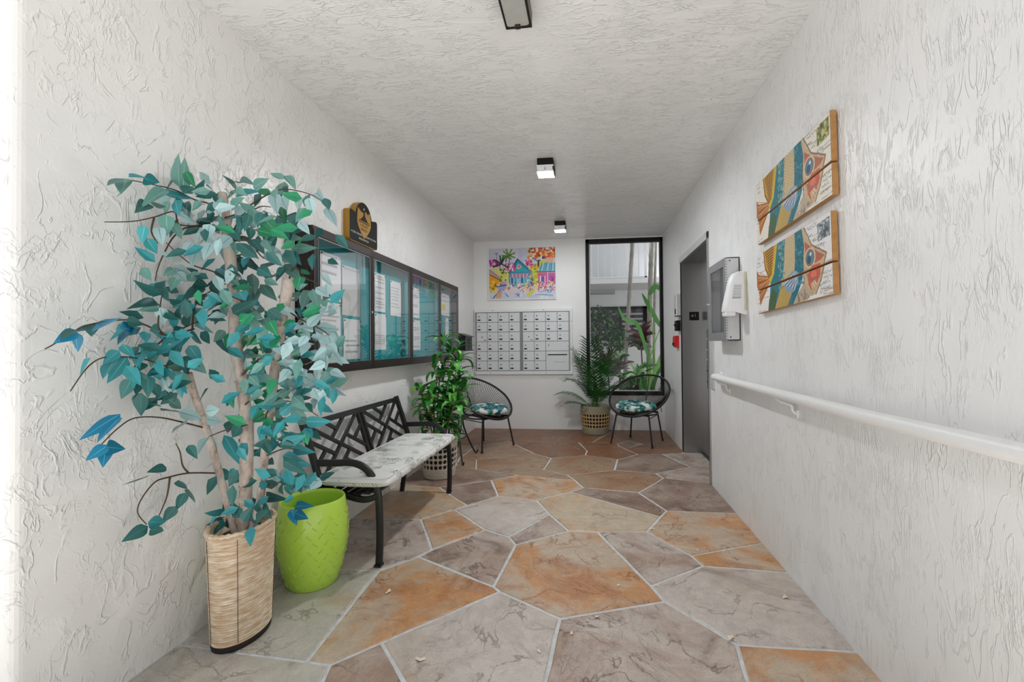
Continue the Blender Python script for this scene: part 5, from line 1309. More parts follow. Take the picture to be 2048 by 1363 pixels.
def wall_pack(label, x, y, lm):
    t = thing('wedge_ceiling_light', (x, y, H), label, 'ceiling light', 'ceiling lights')
    obj('housing', MB().box(-0.062, 0.062, 0, 0.16, -0.055, 0), MT['signblack'], t, local=True, bevel=0.003)
    obj('side_plate', MB().box(0.058, 0.066, 0.0, 0.17, -0.09, -0.02), MT['signblack'], t, local=True)
    prof_ = [(0.003, -0.055), (0.003, -0.106), (0.05, -0.112), (0.15, -0.10), (0.24, -0.075), (0.31, -0.035), (0.33, -0.005), (0.16, -0.005), (0.16, -0.055)]
    mb = MB()
    nn = len(prof_)
    mb.v += [(-0.062, u, v) for u, v in prof_] + [(0.062, u, v) for u, v in prof_]
    mb.face(list(range(nn))[::-1]); mb.face([nn + i for i in range(nn)])
    for i in range(nn):
        j = (i + 1) % nn
        mb.cur = 1 if i in (1, 2) else 0          # only the underside glows
        mb.face((i, j, nn + j, nn + i))
    l = obj('lens', mb, [MT['whiteplastic'], MT[lm]], t, local=True)
    obj('lens_rim', MB().box(-0.066, 0.066, -0.003, 0.012, -0.066, -0.055), MT['whiteplastic'], t, local=True)
    obj('clip', MB().box(-0.003, 0.003, -0.0, 0.004, -0.092, -0.072), MT['alugrey'], l, local=True)


wall_pack('wedge shaped white ceiling light with black box in middle of ceiling', -0.333, 3.444, 'lens_on')
wall_pack('small wedge ceiling light with black box nearest the painting', -0.339, 5.23, 'lens_dim')
# ================================================================== LEFT SIDE: TALL BASKET, TREE, BIN
def surf(name, P, Cc, mat, parent=None, wrap=False, local=False, base=None):
    """grid surface P[h,w,3] with colours Cc[h,w,3]; wrap joins the last row to the first"""
    h, w = P.shape[:2]
    off = np.array(world_off(parent)) if (parent is not None and not local) else (np.array(base) if base is not None else np.zeros(3))
    idx = np.arange(w * h).reshape(h, w)
    a = idx if not wrap else np.vstack([idx, idx[:1]])
    fc = np.stack([a[:-1, :-1], a[:-1, 1:], a[1:, 1:], a[1:, :-1]], -1).reshape(-1, 4)
    me = bpy.data.meshes.new(name)
    me.from_pydata((P.reshape(-1, 3) - off).tolist(), [], fc.tolist())
    ca = me.color_attributes.new('print', 'FLOAT_COLOR', 'POINT')
    rgba = np.ones((w * h, 4)); rgba[:, :3] = Cc.reshape(-1, 3)
    ca.data.foreach_set('color', rgba.ravel())
    me.materials.append(mat)
    me.polygons.foreach_set('use_smooth', [True] * len(me.polygons))
    return link(name, me, parent, (0, 0, 0) if parent is not None else (tuple(base) if base is not None else (0, 0, 0)))


# ---- tall oval rush basket
t_ = NT('woven_rush')
v_ = t_.coord((1, 1, 1))
nz = t_.noise(t_.coord((4, 4, 26)), 5.0, 4, 0.6)
nb = t_.noise(v_, 7.0, 4, 0.6, 0.4)
cc = t_.mix(t_.ramp(nz, [(0.3, 0.0), (0.7, 1.0)]), srgb(190, 158, 120), srgb(250, 238, 216))
cc = t_.mix(t_.ramp(nb, [(0.45, 0.0), (0.75, 0.75)]), cc, srgb(206, 166, 122))
t_.col(cc); t_.set(Roughness=0.75)
t_.bump(nz, 0.12, 0.002)
MT['rush'] = t_.m
MT['rushdark'] = simple('blackened_rush', srgb(40, 30, 24), 0.8, var=0.4, scale=40, bump=0.4)
MT['thread'] = simple('brown_stitching', srgb(72, 48, 30), 0.8)
BX, BY, BA, BB, BR, BH = -1.413, 1.691, 0.1012, 0.1427, 0.111, 0.447
bs = thing('rush_basket', (BX, BY, 0), 'tall oval woven rush basket holding the teal artificial tree', 'basket')
rows_ = 44
prof = []
for i in range(rows_ * 4 + 1):
    z = 0.022 + (BH - 0.03) * i / (rows_ * 4)
    k = 0.866 + 0.134 * (z / BH) ** 1.1
    prof.append((k + 0.048 * abs(math.sin(PI * i / 4.0)), z))
inner = [(0.93, BH - 0.004), (0.90, 0.25), (0.84, 0.05)]
obj('woven_wall', MB().lathe(prof + inner, 72, (BX, BY), BA, BB, BR), MT['rush'], bs, smooth=True)
obj('base_band', MB().lathe([(0.70, 0.0), (0.885, 0.0), (0.905, 0.012), (0.90, 0.026), (0.86, 0.03)], 72, (BX, BY), BA, BB, BR), MT['rushdark'], bs, smooth=True)
rim, rad = [], []
for k in range(120):
    a = 2 * PI * k / 120
    x, y = 1.0 * BA * math.cos(a), 1.0 * BB * math.sin(a)
    rim.append((BX + x * math.cos(BR) - y * math.sin(BR), BY + x * math.sin(BR) + y * math.cos(BR), BH - 0.002)); rad.append(0.0085 + 0.0022 * math.sin(k * PI / 2))
obj('braided_rim', MB().tube(rim, rad, 8, closed=True), MT['rush'], bs, smooth=True)
for a in (-2.05, -0.95, 0.6, 2.2):
    pts = []
    for i in range(30):
        z = 0.03 + (BH - 0.05) * i / 29
        k = 0.866 + 0.134 * (z / BH) ** 1.1 + 0.046
        x, y = k * BA * math.cos(a), k * BB * math.sin(a)
        pts.append((BX + x * math.cos(BR) - y * math.sin(BR), BY + x * math.sin(BR) + y * math.cos(BR), z))
    obj('stitch_line', MB().tube(pts, 0.0011, 5), MT['thread'], bs)
obj('moss_fill', MB().lathe([(0.0001, 0.40), (0.5, 0.405), (0.9, 0.395)], 40, (BX, BY), BA, BB, BR), MT['thread'], bs)

# ---- artificial tree
tree = thing('artificial_tree', (BX, BY, 0.40), 'artificial ficus tree with teal, green and silver leaves in rush basket', 'plant')
for tr_ in TREE_TRUNKS:
    P = smooth_path([p[:3] for p in tr_], 5)
    R = []
    for i in range(len(tr_) - 1):
        R += [tr_[i][3] + (tr_[i + 1][3] - tr_[i][3]) * k / 5 for k in range(5)]
    R.append(tr_[-1][3])
    rn = random.Random(len(P))
    R = [r * rn.uniform(0.93, 1.07) for r in R]
    obj('trunk', MB().tube(P, R, 12, up=(1, 0, 0)), MT['bark'], tree, smooth=True)
for b_ in TREE_TWIGS:
    P = smooth_path(b_, 5)
    n = len(P)
    obj('twig', MB().tube(P, [0.0036 - 0.0022 * i / n for i in range(n)], 6), MT['twig'], tree, smooth=True)


def leaf_mb(wd, fold, curl, rows=7, tip=1.0):
    mb = MB()
    ring = []
    for i in range(rows + 1):
        t = i / rows
        hw = wd * 0.5 * ((math.sin(PI * t ** 0.62) ** 0.9) * (1 - 0.25 * t) * 1.12 if 0 < t < 1 else 0.0)
        z = -curl * t * t
        vw = min(0.016 * (1 - t) + 0.003, hw * 0.5)
        zz = fold * hw
        b = len(mb.v)
        mb.v += [(-hw, t, z + zz), (-vw, t, z + 0.004), (vw, t, z + 0.004), (hw, t, z + zz)]
        ring.append(b)
    for i in range(rows):
        a, b = ring[i], ring[i + 1]
        for k in range(3):
            mb.cur = 1 if k == 1 else 0
            mb.face((a + k, a + k + 1, b + k + 1, b + k))
    return mb


LEAF = {}
for ck in LM:
    for vi, (w_, f_, c_) in enumerate(((0.56, 0.30, 0.06), (0.50, 0.45, 0.14), (0.62, 0.16, 0.02), (0.54, -0.15, 0.10))):
        LEAF[ck, vi] = mesh_of(leaf_mb(w_, f_, c_), 'leaf_' + ck + str(vi), [LM[ck], LV[ck]], smooth=True)


def place_leaf(parent, me, p, q, rnd, tilt=0.5, scale=1.0, name='leaf', face=None, wide=None):
    p, q = Vector(p), Vector(q)
    d = q - p
    L = d.length
    y = d.normalized()
    f_ = Vector(face) if face is not None else Vector((0.45, -0.85, 0.30))
    nrm = f_.normalized() + Vector((rnd.uniform(-tilt, tilt), rnd.uniform(-tilt, tilt) * 0.5, rnd.uniform(-tilt, tilt)))
    z = nrm - y * nrm.dot(y)
    if z.length < 1e-3: z = Vector((0, 0, 1))
    z.normalize()
    x = y.cross(z)
    L *= scale
    wx = min(max(L, 0.06), 0.082) if wide is None else wide
    m = Matrix((x * wx, y * L, z * L)).transposed().to_4x4()
    m.translation = p - world_off(parent)
    o = link(name, me, parent)
    mx_ = min((m @ v.co).x for v in me.vertices) + world_off(parent).x
    if mx_ < XL + 0.012:
        m.translation.x += XL + 0.012 - mx_
    o.matrix_local = m
    return o


rn = random.Random(77)
for ck, p, q in TREE_LEAVES:
    L = (Vector(q) - Vector(p)).length
    sc_ = max(1.0, 0.055 / max(L, 1e-3))
    place_leaf(tree, LEAF[ck, rn.randrange(4)], p, q, rn, scale=min(sc_, 1.5) * 1.12)

# the denser inner foliage behind those leaves, too crowded to tell apart
fill = MB()
FM = [LM['D'], LM['M'], LM['T'], LM['S'], LM['G']]
for (cx_, cy_, cz_, sx_, sz_, n_, cols) in TREE_FILL:
    for _ in range(n_):
        c_ = Vector((cx_ + rn.gauss(0, sx_), cy_ + rn.gauss(0, 0.07), cz_ + rn.gauss(0, sz_)))
        if c_.x < XL + 0.06: c_.x = XL + 0.06 + rn.uniform(0, .04)
        d = Vector((rn.uniform(-1, 1), rn.uniform(-.6, .3), rn.uniform(-1.1, .5))).normalized()
        n_v = Vector((0.45, -0.85, 0.3)) + Vector((rn.uniform(-.6, .6), rn.uniform(-.4, .4), rn.uniform(-.6, .6)))
        z_ = (n_v - d * n_v.dot(d)).normalized()
        x_ = d.cross(z_)
        L = rn.uniform(.055, .08)
        w_ = L * .26
        fill.cur = cols[rn.randrange(len(cols))]
        b0 = len(fill.v)
        fill.v += [tuple(c_), tuple(c_ + d * L * .3 + x_ * w_ + z_ * .006), tuple(c_ + d * L * .62 + x_ * w_ * .72 + z_ * .004), tuple(c_ + d * L), tuple(c_ + d * L * .62 - x_ * w_ * .72 + z_ * .004), tuple(c_ + d * L * .3 - x_ * w_ + z_ * .006), tuple(c_ + d * L * .45)]
        for i in range(6):
            fill.face((b0 + 6, b0 + i, b0 + (i + 1) % 6))
fill.v = [(max(x, XL + 0.014), y, z) for x, y, z in fill.v]
fo = obj('inner_foliage', fill, FM, tree)
fo['kind'] = 'stuff'

# ---- lime green drum bin
GX, GY = -1.3715, 2.0963
MTG = MT['green']
gb = thing('drum_bin', (GX, GY, 0), 'glossy lime green barrel shaped bin with embossed dashes on the floor', 'bin')
pf = [(0.0001, 0.0), (0.108, 0.0), (0.1135, 0.006), (0.126, 0.05), (0.143, 0.11), (0.155, 0.17), (0.1612, 0.225), (0.1616, 0.26), (0.159, 0.31), (0.1545, 0.36), (0.149, 0.395), (0.1463, 0.408), (0.143, 0.4125), (0.139, 0.409), (0.1395, 0.39), (0.146, 0.34), (0.149, 0.26), (0.13, 0.1), (0.105, 0.015), (0.0001, 0.012)]
obj('shell', MB().lathe(pf, 72, (GX, GY)), MTG, gb, smooth=True)


def gr(z):
    for (r0, z0_), (r1, z1_) in zip(pf[1:12], pf[2:12]):
        if z0_ <= z <= z1_:
            return r0 + (r1 - r0) * (z - z0_) / (z1_ - z0_)
    return 0.14


em = MB()
for i in range(10):
    z = 0.03 + i * 0.0345
    nn = 20
    for k in range(nn):
        a = 2 * PI * (k + 0.5 * (i % 2)) / nn
        sgn = 1 if (i + k) % 2 == 0 else -1
        da, dz = 0.058, 0.0095 * sgn
        P = []
        for s_ in (-1, -0.4, 0.4, 1):
            zz = z + dz * s_
            r = gr(zz) + (0.0022 if abs(s_) < 0.9 else -0.0005)
            P.append((GX + r * math.cos(a + da * s_), GY + r * math.sin(a + da * s_), zz))
        em.tube(P, 0.0021, 5)
obj('embossed_dashes', em, MTG, gb, smooth=True)

# ================================================================== BENCH
bn = thing('metal_bench', (-1.31, 2.866, 0), 'black metal garden bench with lattice back against left wall', 'bench')
YN, YF = 2.274, 3.458
pr_ = rrect(0.036, 0.022, 0.006, 3)
for y in (YN, YF):
    arm = smooth_path([(-1.118, y, 0.0), (-1.112, y, 0.15), (-1.116, y, 0.33), (-1.135, y, 0.43), (-1.185, y, 0.505), (-1.26, y, 0.537), (-1.36, y, 0.535), (-1.478, y, 0.532)], 6)
    obj('arm_leg', MB().sweep(arm, pr_, up=(0, 1, 0)), MT['black'], bn, smooth=True, angle=40)
    obj('rear_leg', MB().sweep(smooth_path([(-1.505, y, 0.0), (-1.475, y, 0.2), (-1.448, y, 0.40), (-1.478, y, 0.53), (-1.552, y, 0.755)], 6), rrect(0.034, 0.026, 0.006, 3), up=(0, 1, 0)), MT['black'], bn, smooth=True, angle=40)
    obj('side_rail', MB().sweep(smooth_path([(-1.122, y, 0.365), (-1.2, y, 0.345), (-1.30, y, 0.365), (-1.38, y, 0.39), (-1.45, y, 0.395)], 6), rrect(0.03, 0.028, 0.006, 3), up=(0, 1, 0)), MT['black'], bn, smooth=True, angle=40)
    obj('foot_cap', MB().box(-1.137, -1.10, y - 0.02, y + 0.02, 0.0, 0.012), MT['black'], bn)
for k in range(7):
    x = -1.135 - k * 0.05
    z = 0.392 - 0.03 * math.sin(PI * k / 6) * 0.6
    obj('seat_slat', MB().box(x - 0.018, x + 0.018, YN, YF, z - 0.012, z), MT['black'], bn, bevel=0.003)


def backpt(u, v):
    """u 0..1 along the panel pair (near to far), v 0..1 bottom to top"""
    y = YN + 0.018 + u * (YF - YN - 0.036)
    return Vector((-1.450 - 0.098 * v, y, 0.415 + 0.315 * v))


bn_n = Vector((0.95, 0, 0.3)).normalized()


def backbar(u0, v0, u1, v1, w=0.020, name='lattice_bar', d=0.014):
    obj(name, MB().bar(backpt(u0, v0), backpt(u1, v1), w, d, up=bn_n), MT['black'], bn)


backbar(-0.016, 1.0, 1.016, 1.0, 0.034, 'top_rail', 0.022)
backbar(0, 0.0, 1, 0.0, 0.03, 'bottom_rail', 0.02)
for u in (0.478, 0.522):
    backbar(u, 0, u, 1, 0.018, 'centre_post', 0.02)
for (a, b_) in ((0.0, 0.478), (0.522, 1.0)):
    w_ = b_ - a
    for (u0, v0, u1, v1) in ((0, 0, 1, 1), (0, 1, 1, 0), (.72, 1, .36, .64), (.28, 0, .64, .36), (1, .28, .64, .64), (0, .72, .36, .36),
                             (.28, 1, .5, .78), (1, .72, .78, .5), (.72, 0, .5, .22), (0, .28, .22, .5)):
        backbar(a + u0 * w_, v0, a + u1 * w_, v1, 0.019)

# seat pad
N_, M_ = 320, 190
BASP = 0.74
cvb = Canvas(N_, M_, (226, 226, 222), 41)
cvb.dabs(60, (0, 1, 0, 1), 0.03, [(214, 216, 212), (232, 232, 230)], .5)
rs = cvb.r
for _ in range(120):
    x, y = rs.uniform(0.0, 1.0), rs.uniform(0.0, 1.0)
    a0 = rs.uniform(0, 360); n = rs.randint(6, 11); L = rs.uniform(.04, .075)
    col_ = [(150, 152, 138), (120, 124, 112), (166, 166, 152), (104, 108, 104)][rs.randint(4)]
    for k in range(n):
        a = math.radians(a0 + (k - n / 2) * 15)
        x1, y1 = x + L * math.cos(a), y + L * math.sin(a) / BASP
        xm, ym_ = (x + x1) / 2 + .006 * math.sin(a), (y + y1) / 2
        cvb.line((x, y), (xm, ym_), .0014, col_, .8, BASP); cvb.line((xm, ym_), (x1, y1), .0022, col_, .7, BASP)
for _ in range(120):
    x, y = rs.uniform(0, 1), rs.uniform(0, 1)
    cvb.line((x, y), (x + rs.uniform(-.02, .02), y + rs.uniform(-.04, .04)), .0016, (130, 132, 122), .7, BASP)
cx_, cz_, hw_, ht_ = -1.252, 0.4415, 0.206, 0.040
y0, y1 = 2.238, 3.425
U = np.linspace(-1, 1, N_)
ang = np.linspace(0, 2 * np.pi, M_, endpoint=False) - np.pi
nE = 4.0
sx_ = np.sign(np.cos(ang)) * np.abs(np.cos(ang)) ** (2 / nE)
sz_ = np.sign(np.sin(ang)) * np.abs(np.sin(ang)) ** (2 / 2.6)
_da = np.linspace(-np.pi, np.pi, 4001)                      # even spacing along the outline
_dx = np.sign(np.cos(_da)) * np.abs(np.cos(_da)) ** (2 / nE); _dz = np.sign(np.sin(_da)) * np.abs(np.sin(_da)) ** (2 / 2.6)
_ds = np.concatenate([[0], np.cumsum(np.hypot(np.diff(_dx) * hw_, np.diff(_dz) * ht_))])
_q = np.linspace(0, _ds[-1], M_, endpoint=False)
sx_ = np.interp(_q, _ds, _dx); sz_ = np.interp(_q, _ds, _dz)
endk = np.clip(1 - np.abs(U) ** 26, 0, 1) ** (1 / 4.0)
endt = np.clip(1 - np.abs(U) ** 14, 0, 1) ** (1 / 2.2)
P = np.zeros((M_, N_, 3))
P[..., 1] = (y0 + y1) / 2 + (y1 - y0) / 2 * U[None, :]
P[..., 0] = cx_ + hw_ * sx_[:, None] * (0.9 + 0.1 * endk[None, :])
puff = 1 + 0.02 * np.sin(U * 14)[None, :] * (np.abs(sx_) < .9)[:, None]
P[..., 2] = cz_ + ht_ * sz_[:, None] * (0.02 + 0.98 * endt[None, :]) * puff
cu = thing('bench_cushion', (cx_, (y0 + y1) / 2, cz_ - ht_), 'white bench cushion printed with grey fern leaves on black bench', 'cushion')
MT['fabric'] = vcol_mat('printed_fabric', 0.85, 0.2, 0.15, 200)
surf('pad', P.transpose(0, 1, 2), cvb.a, MT['fabric'], cu, wrap=True)
MT['cloth_white'] = simple('white_piping_cloth', srgb(230, 230, 228), 0.8)
rr = rrect(2 * hw_ * 0.935, y1 - y0 - 0.022, 0.04, 5)
obj('piping', MB().tube([(cx_ + u, (y0 + y1) / 2 + v, cz_ + ht_ * 0.60) for u, v in rr], 0.0038, 6, closed=True), MT['cloth_white'], cu, smooth=True)

# ================================================================== LATTICE BASKET POTS
MT['jute'] = simple('natural_jute', srgb(196, 166, 118), 0.8, var=0.2, scale=60, bump=0.4)
MT['jutewhite'] = simple('white_washed_rope', srgb(206, 198, 184), 0.8, var=0.15, scale=70, bump=0.4)
MT['jutegrey'] = simple('grey_green_rope', srgb(160, 154, 134), 0.8, var=0.15, scale=70, bump=0.4)
MT['liner'] = simple('dark_pot_liner', srgb(46, 36, 28), 0.8)
MT['soil'] = simple('dark_soil', srgb(52, 40, 30), 0.95, var=0.4, scale=50, bump=0.6)


def lattice_pot(t, r0, r1, hgt, band_lo, band_hi, lat, band, n=28, handles=True):
    """solid bands top and bottom, open cane weave between; local coordinates"""
    def rad(z):
        s_ = z / hgt
        return r0 + (r1 - r0) * min(1, s_ * 1.6) ** 0.7
    def ribs(za, zb, step=0.011):
        out = []
        m = max(2, int((zb - za) / step) * 4)
        for i in range(m + 1):
            z = za + (zb - za) * i / m
            out.append((rad(z) + 0.003 * abs(math.sin(PI * i / 4)), z))
        return out
    lo = [(0.0001, 0.0), (r0 - 0.008, 0.0)] + ribs(0.004, band_lo)
    obj('base_band', MB().lathe(lo, 64), band, t, smooth=True, local=True)
    hi = ribs(band_hi, hgt) + [(rad(hgt) - 0.012, hgt), (rad(hgt) - 0.014, hgt * 0.7)]
    obj('rim_band', MB().lathe(hi, 64), band, t, smooth=True, local=True)
    obj('liner', MB().lathe([(rad(band_lo) - 0.009, band_lo - 0.01), (rad(hgt) - 0.010, band_hi + 0.01)], 48), MT['liner'], t, smooth=True, local=True)
    mb = MB()
    nr = max(4, int(round((band_hi - band_lo) / (2 * PI * r1 / n))))
    ch = (band_hi - band_lo) / nr
    for i in range(nr):
        for k in range(n):
            def pt(u, v, o=0.0):
                z = band_lo + (i + v) * ch
                a = 2 * PI * (k + u + 0.0) / n
                r = rad(z) + o
                return (r * math.cos(a), r * math.sin(a), z)
            out = [(0, 0), (.5, 0), (1, 0), (1, .5), (1, 1), (.5, 1), (0, 1), (0, .5)]
            h_ = 0.36
            inn = [(.5 + h_ * 1.15 * math.cos(math.radians(225 + 45 * q)), .5 + h_ * 1.1 * math.sin(math.radians(225 + 45 * q))) for q in range(8)]
            b = len(mb.v)
            mb.v += [pt(u, v, 0.003 if q % 2 == 0 else 0.0015) for q, (u, v) in enumerate(out)] + [pt(u, v, 0.0) for u, v in inn] + [pt(u, v, -0.006) for u, v in inn]
            for q in range(8):
                p = (q + 1) % 8
                mb.face((b + q, b + p, b + 8 + p, b + 8 + q))
                mb.face((b + 8 + q, b + 8 + p, b + 16 + p, b + 16 + q))
    wv = obj('cane_weave', mb, lat, t, local=True)
    wv['kind'] = 'stuff'
    obj('soil', MB().lathe([(0.0001, hgt * 0.84), (rad(hgt) - 0.014, hgt * 0.83)], 32), MT['soil'], t, local=True)
    if handles:
        for a0 in (-PI * 0.78, -PI * 0.02):
            pts = [((rad(hgt) + 0.008) * math.cos(a0 + s_ * 0.36), (rad(hgt) + 0.008) * math.sin(a0 + s_ * 0.36), hgt - 0.012 - 0.045 * (1 - s_ * s_)) for s_ in [k / 6 - 1 for k in range(13)]]
            obj('rope_handle', MB().tube(pts, 0.006, 7), band, t, smooth=True, local=True)


# pot and palm by the window
pp = thing('jute_basket_pot', (0.055, 5.925, 0), 'round open weave jute basket pot below the tall window', 'plant pot', 'woven basket pots')
lattice_pot(pp, 0.158, 0.188, 0.362, 0.085, 0.27, MT['jute'], MT['jutegrey'])
GP = {k: leaf_mat('palm_' + k, srgb(*c)) for k, c in (('dark', (22, 66, 22)), ('mid', (34, 104, 36)), ('light', (78, 150, 64)), ('lime', (120, 176, 72)), ('wine', (84, 44, 52)), ('pale', (150, 190, 130)))}
MT['stalk'] = simple('green_stalk', srgb(86, 120, 58), 0.55)


def frond(parent, base, az, length, lean, droop, mat, nl=26, ll=0.17, name='frond', lift=0.35, ymax=None, lw=0.0105, out=1.0):
    """arching rachis with two rows of narrow leaflets; coordinates in parent's space"""
    b = Vector(base)
    h = Vector((math.cos(az), math.sin(az), 0))
    sd = Vector((-math.sin(az), math.cos(az), 0))
    P = []
    for i in range(15):
        s_ = i / 14
        ang = lean + droop * s_ * s_
        if i == 0:
            P.append(b.copy())
        else:
            P.append(P[-1] + (h * math.sin(ang) + Vector((0, 0, 1)) * math.cos(ang)) * (length / 14))
    mb = MB()
    mb.cur = 1
    mb.tube(P, [0.005 - 0.0036 * i / 14 for i in range(15)], 6)
    mb.cur = 0
    rnd_ = random.Random(int(az * 1000) + int(length * 977))
    for j in range(nl):
        s_ = 0.26 + 0.74 * j / (nl - 1)
        f_ = s_ * 14
        i = min(13, int(f_))
        p = P[i].lerp(P[i + 1], f_ - i)
        tn = (P[i + 1] - P[i]).normalized()
        L = ll * (0.55 + 0.75 * math.sin(PI * min(1, (s_ - 0.2) * 1.05))) * rnd_.uniform(.88, 1.1)
        for sgn in (-1, 1):
            d = (sd * sgn * (1.0 - 0.35 * s_) * out + tn * (0.55 + 0.5 * s_)).normalized()
            up_ = sd.cross(tn) * sgn
            nrm = (tn.cross(sd) * -1).normalized()
            wv_ = tn.cross(d).cross(d).normalized() * lw
            q = [p, p + d * L * 0.35 + nrm * L * lift * .12, p + d * L * 0.7 + Vector((0, 0, -1)) * L * 0.05, p + d * L + Vector((0, 0, -1)) * L * 0.2]
            ws = [0.35, 1.0, 0.75, 0.02]
            k0 = len(mb.v)
            for pt_, w_ in zip(q, ws):
                mb.v += [tuple(pt_ - wv_ * w_), tuple(pt_ + wv_ * w_)]
            for m in range(3):
                mb.face((k0 + 2 * m, k0 + 2 * m + 1, k0 + 2 * m + 3, k0 + 2 * m + 2))
    if ymax is not None:
        mb.v = [(x, min(y, ymax - 0.004 * ((i * 7) % 5)), z) for i, (x, y, z) in enumerate(mb.v)]
    return obj(name, mb, [mat, MT['stalk']], parent, local=True)


pm = thing('potted_palm', (0.055, 5.925, 0.30), 'dark green feathery palm growing in jute pot before window', 'plant')
for (az, L, le, dr_, mt, ll) in ((-1.9, .88, .05, .32, 'dark', .16), (-0.7, .80, .16, .45, 'mid', .16), (2.9, .80, .14, .45, 'mid', .15), (-2.6, .62, .30, 1.25, 'dark', .13), (3.0, .50, .75, .95, 'mid', .12),
                                 (-0.3, .70, .30, .75, 'dark', .15), (0.3, .66, .55, .85, 'dark', .14), (-1.4, .62, .22, .5, 'mid', .16), (-1.2, .50, .5, .9, 'mid', .13), (-2.9, .34, 1.0, .6, 'mid', .10), (-2.3, .70, .22, .35, 'dark', .15)):
    frond(pm, (0.02 * math.cos(az), 0.02 * math.sin(az), 0), az, L, le, dr_, GP[mt], nl=18, ll=ll * 1.3, ymax=0.178, lw=0.0085, out=1.35)
for k in range(5):
    a = 2 * PI * k / 5
    obj('stem', MB().tube([(0.03 * math.cos(a), 0.03 * math.sin(a), -0.01), (0.02 * math.cos(a), 0.02 * math.sin(a), 0.2), (0.01 * math.cos(a), 0.01 * math.sin(a), 0.34)], 0.008, 7), MT['stalk'], pm, local=True)

# pot and leafy plant behind the bench
p2 = thing('whitewashed_basket_pot', (-1.345, 3.885, 0), 'white washed open weave basket pot behind the bench', 'plant pot', 'woven basket pots')
lattice_pot(p2, 0.130, 0.158, 0.33, 0.085, 0.27, MT['jutewhite'], MT['jutewhite'], n=24, handles=False)


def blade_mb(wd, droop, rows=7, twist=0.0):
    mb = MB()
    x0 = None
    p = Vector((0, 0, 0))
    prev = None
    for i in range(rows + 1):
        t = i / rows
        a = 0.35 - droop * t * t * 1.0 - droop * 0.2 * t
        if i:
            p = p + Vector((0, math.cos(a), math.sin(a))) / rows
        hw = wd * 0.5 * (math.sin(PI * t ** 0.65) ** 0.8 if 0 < t < 1 else 0.06 * (1 - t))
        k = len(mb.v)
        mb.v += [(-hw, p.y, p.z + hw * 0.35), (0, p.y, p.z), (hw, p.y, p.z + hw * 0.35)]
        if prev is not None:
            mb.face((prev, prev + 1, k + 1, k)); mb.face((prev + 1, prev + 2, k + 2, k + 1))
        prev = k
    return mb


BLADE = {}
for key, c in (('g1', (52, 140, 48)), ('g2', (80, 168, 62)), ('g3', (34, 104, 40)), ('g4', (122, 192, 88))):
    mt = leaf_mat('bamboo_leaf_' + key, srgb(*c), 0.4)
    for vi, (w_, d_) in enumerate(((0.25, 1.2), (0.28, 1.7), (0.23, 0.9), (0.26, 2.1))):
        BLADE[key, vi] = mesh_of(blade_mb(w_, d_), 'blade_' + key + str(vi), mt, smooth=True)
pl2 = thing('leafy_bamboo_plant', (-1.345, 3.885, 0.27), 'bright green leafy artificial bamboo plant between bench and chair', 'plant')
rn = random.Random(8)
MT['cane'] = simple('tan_cane', srgb(150, 132, 84), 0.6, var=0.2)
stems = [((-0.02, 0.0), (0.06, -0.02), 0.92), ((0.04, 0.03), (0.16, 0.05), 0.74), ((-0.05, 0.02), (-0.10, -0.16), 0.48), ((0.0, -0.05), (-0.02, -0.22), 0.42), ((0.05, -0.03), (0.17, -0.10), 0.36), ((0.02, 0.06), (0.13, 0.14), 0.55), ((0.0, 0.03), (0.12, 0.10), 0.84), ((0.03, -0.02), (0.22, 0.02), 0.50), ((-0.03, -0.03), (0.02, -0.07), 0.66)]
nleaf = 0
for (bx, by), (tx, ty), hh in stems:
    P = smooth_path([(bx, by, 0), ((bx + tx * 0.3), (by + ty * 0.3), hh * 0.5), (tx, ty, hh)], 6)
    obj('cane', MB().tube(P, 0.0055, 7), MT['cane'], pl2, smooth=True, local=True)
    nodes = max(3, int(hh / 0.095))
    for j in range(nodes):
        s_ = 1 - j * 0.10 / hh
        if s_ < 0.30: break
        c_ = P[int(s_ * (len(P) - 1))]
        k0 = 9 if j == 0 else 6
        for k in range(k0):
            if nleaf > 297: break
            a = 2 * PI * (k + rn.uniform(-.3, .3)) / k0
            L = rn.uniform(.14, .23)
            el = rn.uniform(-0.1, 0.75) if j == 0 else rn.uniform(-0.25, 0.5)
            o = link('leaf', BLADE[['g1', 'g2', 'g1', 'g3', 'g4'][rn.randrange(5)], rn.randrange(4)], pl2)
            off_ = Vector((rn.uniform(-.03, .03), rn.uniform(-.03, .03), rn.uniform(-.03, .03)))
            loc_ = c_ + off_
            lim = XL + (0.13 if loc_.z + 0.27 > 0.80 else 0.02)
            if -1.345 + loc_.x + math.cos(a + PI / 2) * L < lim:
                a = -PI / 2 + rn.uniform(-.9, .9)
            o.location = loc_
            o.rotation_euler = (el, 0, a)
            o.scale = (L, L, L)
            nleaf += 1
for (dx, dy, dz) in ((0.03, -0.10, 0.72), (0.05, -0.11, 0.70), (0.17, -0.02, 0.18)):
    for k in range(4):
        b_ = obj('blossom', MB().lathe([(0.0001, 0), (0.008, 0.004), (0.010, 0.012), (0.004, 0.02), (0.0001, 0.021)], 8), MT['cloth_white'], pl2, smooth=True, local=True)
        b_.location = (dx + rn.uniform(-.015, .015), dy + rn.uniform(-.015, .015), dz + rn.uniform(-.015, .015))

